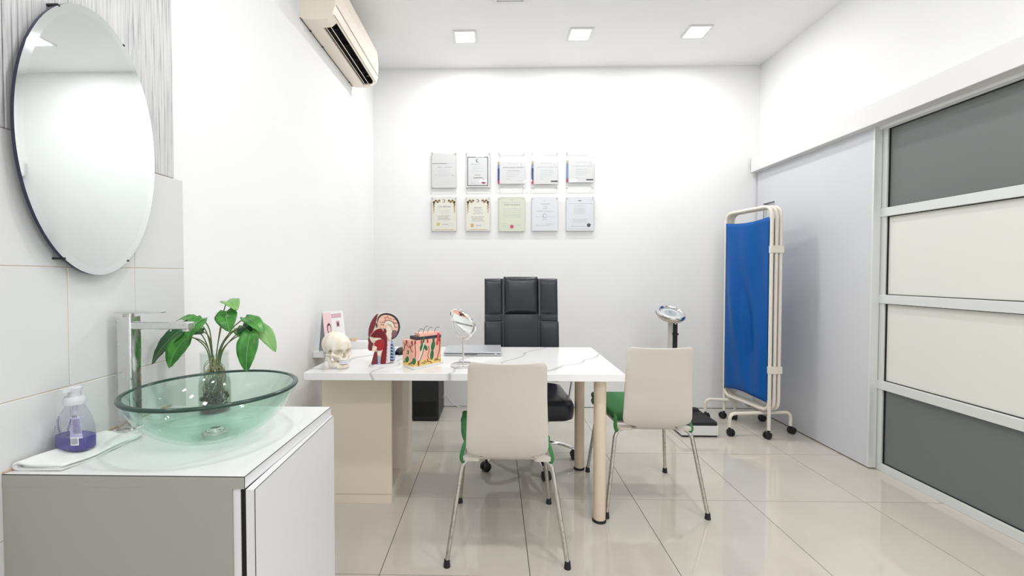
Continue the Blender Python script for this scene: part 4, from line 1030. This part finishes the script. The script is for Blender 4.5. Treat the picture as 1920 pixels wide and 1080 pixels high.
# seat
sp_ = rrect(.53, .50, .07, 6)
L_ = [(.325, .92), (.335, .98), (.37, 1.0), (.41, 1.0), (.435, .96), (.447, .82), (.450, .4)]
n_ = len(sp_); vs = [(x*k, -.02+y*k, z) for z, k in L_ for x, y in sp_]
MB().add(vs, [tuple(range(n_))[::-1], tuple(range((len(L_)-1)*n_, len(L_)*n_))] + [(i*n_+k, i*n_+(k+1) % n_, (i+1)*n_+(k+1) % n_, (i+1)*n_+k) for i in range(len(L_)-1) for k in range(n_)]).build('seat', LEATHER, oc, angle=60)
for sx in (-1, 1):
    ar = MB().tube(fillet([(sx*.20, .04, .325), (sx*.285, .04, .325), (sx*.288, -.12, .62), (sx*.288, .18, .62), (sx*.275, .24, .53)], .07, 8), .012, 10, flat=(.008, .018)).build('armrest', CHROME, oc)
    MB().box(sx*.288-.026, sx*.288+.026, -.12, .16, .632, .655).build('arm_pad', LEATHER, ar, smooth=False, bevel=.010, bseg=3)
MB().box(-.10, .10, -.14, .12, .285, .325).build('tilt_mechanism', BLACK, oc, smooth=False, bevel=.006)
MB().cyl((0, 0, .10), (0, 0, .29), .026, 20).build('gas_column', BLACK, oc)
MB().lathe([(0, .07), (.045, .07), (.048, .085), (.042, .118), (.03, .13), (0, .13)], seg=28).build('hub', CHROME, oc)
for k in range(5):
    a = radians(-3+72*k); d = Vector((cos(a), sin(a), 0)); n2_ = Vector((-d.y, d.x, 0))
    lg = MB().tube(catmull([d*.03+Vector((0, 0, .104)), d*.12+Vector((0, 0, .112)), d*.22+Vector((0, 0, .100)), d*.29+Vector((0, 0, .078)), d*.312+Vector((0, 0, .066))], 5), .016, 12, flat=(.011, .019)).build('base_leg', CHROME, oc)
    c_ = d*.312
    cs = MB()
    for s_ in (-1, 1):
        cs.lathe([(0, 0), (.024, 0), (.027, .003), (.027, .016), (.022, .019), (0, .019)], c_+n2_*(s_*.005)+Vector((0, 0, .027))+d*.004, 22, tuple(n2_*s_))
    cs.sphere(c_+Vector((0, 0, .034)), (.022, .022, .024), 14, 10)
    cs.cyl(c_+Vector((0, 0, .045)), c_+Vector((0, 0, .075)), .007, 10)
    cs.build('caster', BLACK, lg)

# ================================================================== COLUMN SCALE
sc = thing('column_scale', (1.505, 3.345, 0), 'white column weighing scale with black mat and round chrome dial', 'scale')
MB().box(-.135, .135, -.165, .165, .012, .085).build('platform', WHITEP, sc, smooth=False, bevel=.005)
MB().box(-.128, .128, -.158, .158, 0, .012).build('underside', BLACK, sc, smooth=False)
MB().prism(rrect(.266, .326, .02), lambda x, y: (x, y, .085), lambda x, y: (x*.985, y*.985, .108)).build('rubber_mat', RUBBER, sc, angle=50)
MB().prism(rrect(.26, .07, .03), lambda x, y: (x, y+.13, .108), lambda x, y: (x*.9, y*.8+.13, .125)).build('mat_hump', RUBBER, sc, angle=50)
MB().box(-.128, -.100, .10, .128, .10, .80).build('column', IVORY, sc, smooth=False, bevel=.004)
MB().box(-.092, -.060, .098, .122, .10, .855).build('column_cover', BLACK, sc, smooth=False, bevel=.004)
MB().box(-.098, -.054, .094, .124, .715, .730).build('clamp', BLACK, sc, smooth=False, bevel=.002)
MB().box(-.084, -.070, .0965, .098, .80, .825).build('label_plate', WHITEP, sc, smooth=False)
MB().cyl((-.114, .114, .79), (-.114, .114, .86), .016, 16).build('neck', IVORY, sc)
an = Vector((.05, -.42, .9)).normalized(); dc = Vector((-.128, .085, .865))
MB().lathe([(0, -.012), (.07, -.012), (.098, .0), (.108, .018), (.110, .034), (.104, .044), (.090, .046), (.082, .036), (.078, .034)], dc, 48, tuple(an)).build('dial_housing', CHROME, sc, angle=50)
MB().lathe([(0, .030), (.083, .030)], dc, 40, tuple(an)).build('dial_face', mat('dial_grey', srgb(196, 202, 204), .4), sc)
MB().lathe([(0, .0305), (.040, .0305), (.044, .0312), (.040, .0308)], dc, 40, tuple(an)).build('dial_disc', mat('dial_disc_grey', srgb(168, 176, 178), .4), sc)
MB().lathe([(0, .038), (.083, .036)], dc, 40, tuple(an)).build('dial_glass', ACRYL, sc)
MB().lathe([(.098, -.004), (.1115, .012), (.1115, .020), (.098, .0)], dc, 48, tuple(an)).build('ivory_band', IVORY, sc)
MB().box(-.131, -.127, .05, .10, .9035, .905).build('pointer', BLACK, sc, smooth=False)

# ================================================================== FOLDING SCREEN
fs_ = thing('folding_screen', (1.99, 3.40, 0), 'folded privacy screen with blue vinyl panels on black casters', 'screen')
def fpnt(i, t, z):
    """panel i, t 0 near end..1 far end"""
    n_ = (1.992+.036*i, 3.165+.006*i); f_ = (1.905+.030*i, 3.615+.006*i)
    return Vector((n_[0]+(f_[0]-n_[0])*t-1.99, n_[1]+(f_[1]-n_[1])*t-3.40, z))
def vinyl(i, ph):
    th = .0
    def fn(u, v_):
        t = .025+.95*v_; zt_ = 1.612 + (-.02*sin(pi*v_)); zb_ = .262 + .02*sin(pi*v_)-.012*(v_ > .98)
        z = zb_+(zt_-zb_)*u; p = fpnt(i, t, z)
        env = sin(pi*v_)**.7
        wv = .020*sin(6.0*v_+3.2*u+ph)*env*(.4+.6*sin(pi*u)) + .015*sin(13*v_-6*u+ph)*env*sin(pi*u)**.5 + .006*sin(22*v_*(1.3-u)+ph)*env*u + .012*sin(pi*v_)*(1-u)
        return p + Vector((-wv-.010, -.2*wv, 0))
    MB().grid(fn, 44, 30).build('vinyl_panel', BLUE, fs_, angle=180, solid=.0012, offset=0)
for i in range(3):
    loop = fillet([fpnt(i, .5, .20)] + [fpnt(i, 0, .20), fpnt(i, 0, 1.690), fpnt(i, 1, 1.690), fpnt(i, 1, .20)] + [fpnt(i, .5, .20)], .075, 9)
    MB().tube(loop[:-1], .0125, 12, closed=True).build('frame_tube', FRAMEW, fs_)
    if i < 2: vinyl(i, 1.1+i*1.7)
    MB().tube(catmull([fpnt(i, .02, 1.600), fpnt(i, .5, 1.585), fpnt(i, .98, 1.600)], 6), .0015, 6).build('hanging_wire', STEEL, fs_)
    MB().tube([fpnt(i, .02, .268), fpnt(i, .98, .268)], .0015, 6).build('hanging_wire', STEEL, fs_)
vinyl(2, 3.9)
for (i, j, t) in ((0, 1, 0), (1, 2, 0)):
    for z in (.475, 1.35):
        a = fpnt(i, t, z); b2 = fpnt(j, t, z)
        MB().box(a.x-.0138, b2.x+.0138, a.y-.0145, a.y+.010, z, z+.052).build('hinge_band', FRAMEW, fs_, smooth=False, bevel=.002)
def caster(p, ang):
    p = Vector(p); d = Vector((cos(ang), sin(ang), 0)); n2_ = Vector((-d.y, d.x, 0)); c = MB()
    for s_ in (-1, 1): c.lathe([(0, 0), (.022, 0), (.026, .003), (.026, .014), (.020, .018), (0, .018)], p+n2_*(s_*.003)+d*.012+Vector((0, 0, .026)), 22, tuple(n2_*s_))
    c.sphere(p+d*.009+Vector((0, 0, .031)), (.020, .020, .023), 14, 10); c.cyl(p+Vector((0, 0, .04)), p+Vector((0, 0, .066)), .008, 10)
    return c
def loc2(x, y, z=0): return (x-1.99, y-3.40, z)
for (xa, ya), (xb, yb_) in (((1.742, 3.225), (2.215, 3.268)), ((1.745, 3.60), (2.165, 3.545))):
    ft = MB().tube(fillet([loc2(xa, ya, .062), loc2(xa, ya, .163), loc2(xb, yb_, .163), loc2(xb, yb_, .062)], .065, 9), .0125, 12).build('foot_tube', FRAMEW, fs_)
    caster(loc2(xa, ya), radians(-80)).build('caster', BLACK, ft); caster(loc2(xb, yb_), radians(10)).build('caster', BLACK, ft)
for i, t, an_ in ((0, 0, 195), (0, 1, 190), (2, 0.9, 230)):
    p = fpnt(i, t, 0)
    pt_ = MB().tube([p+Vector((0, 0, .062)), p+Vector((0, 0, .24))], .0115, 12).build('leg_tube', FRAMEW, fs_)
    caster(p, radians(an_)).build('caster', BLACK, pt_)
for i in (0, 1): 
    a = fpnt(i, .45, .19)
    MB().box(a.x-.008, a.x+.04, a.y-.03, a.y+.03, .172, .182).build('spreader_plate', STEEL, fs_, smooth=False)
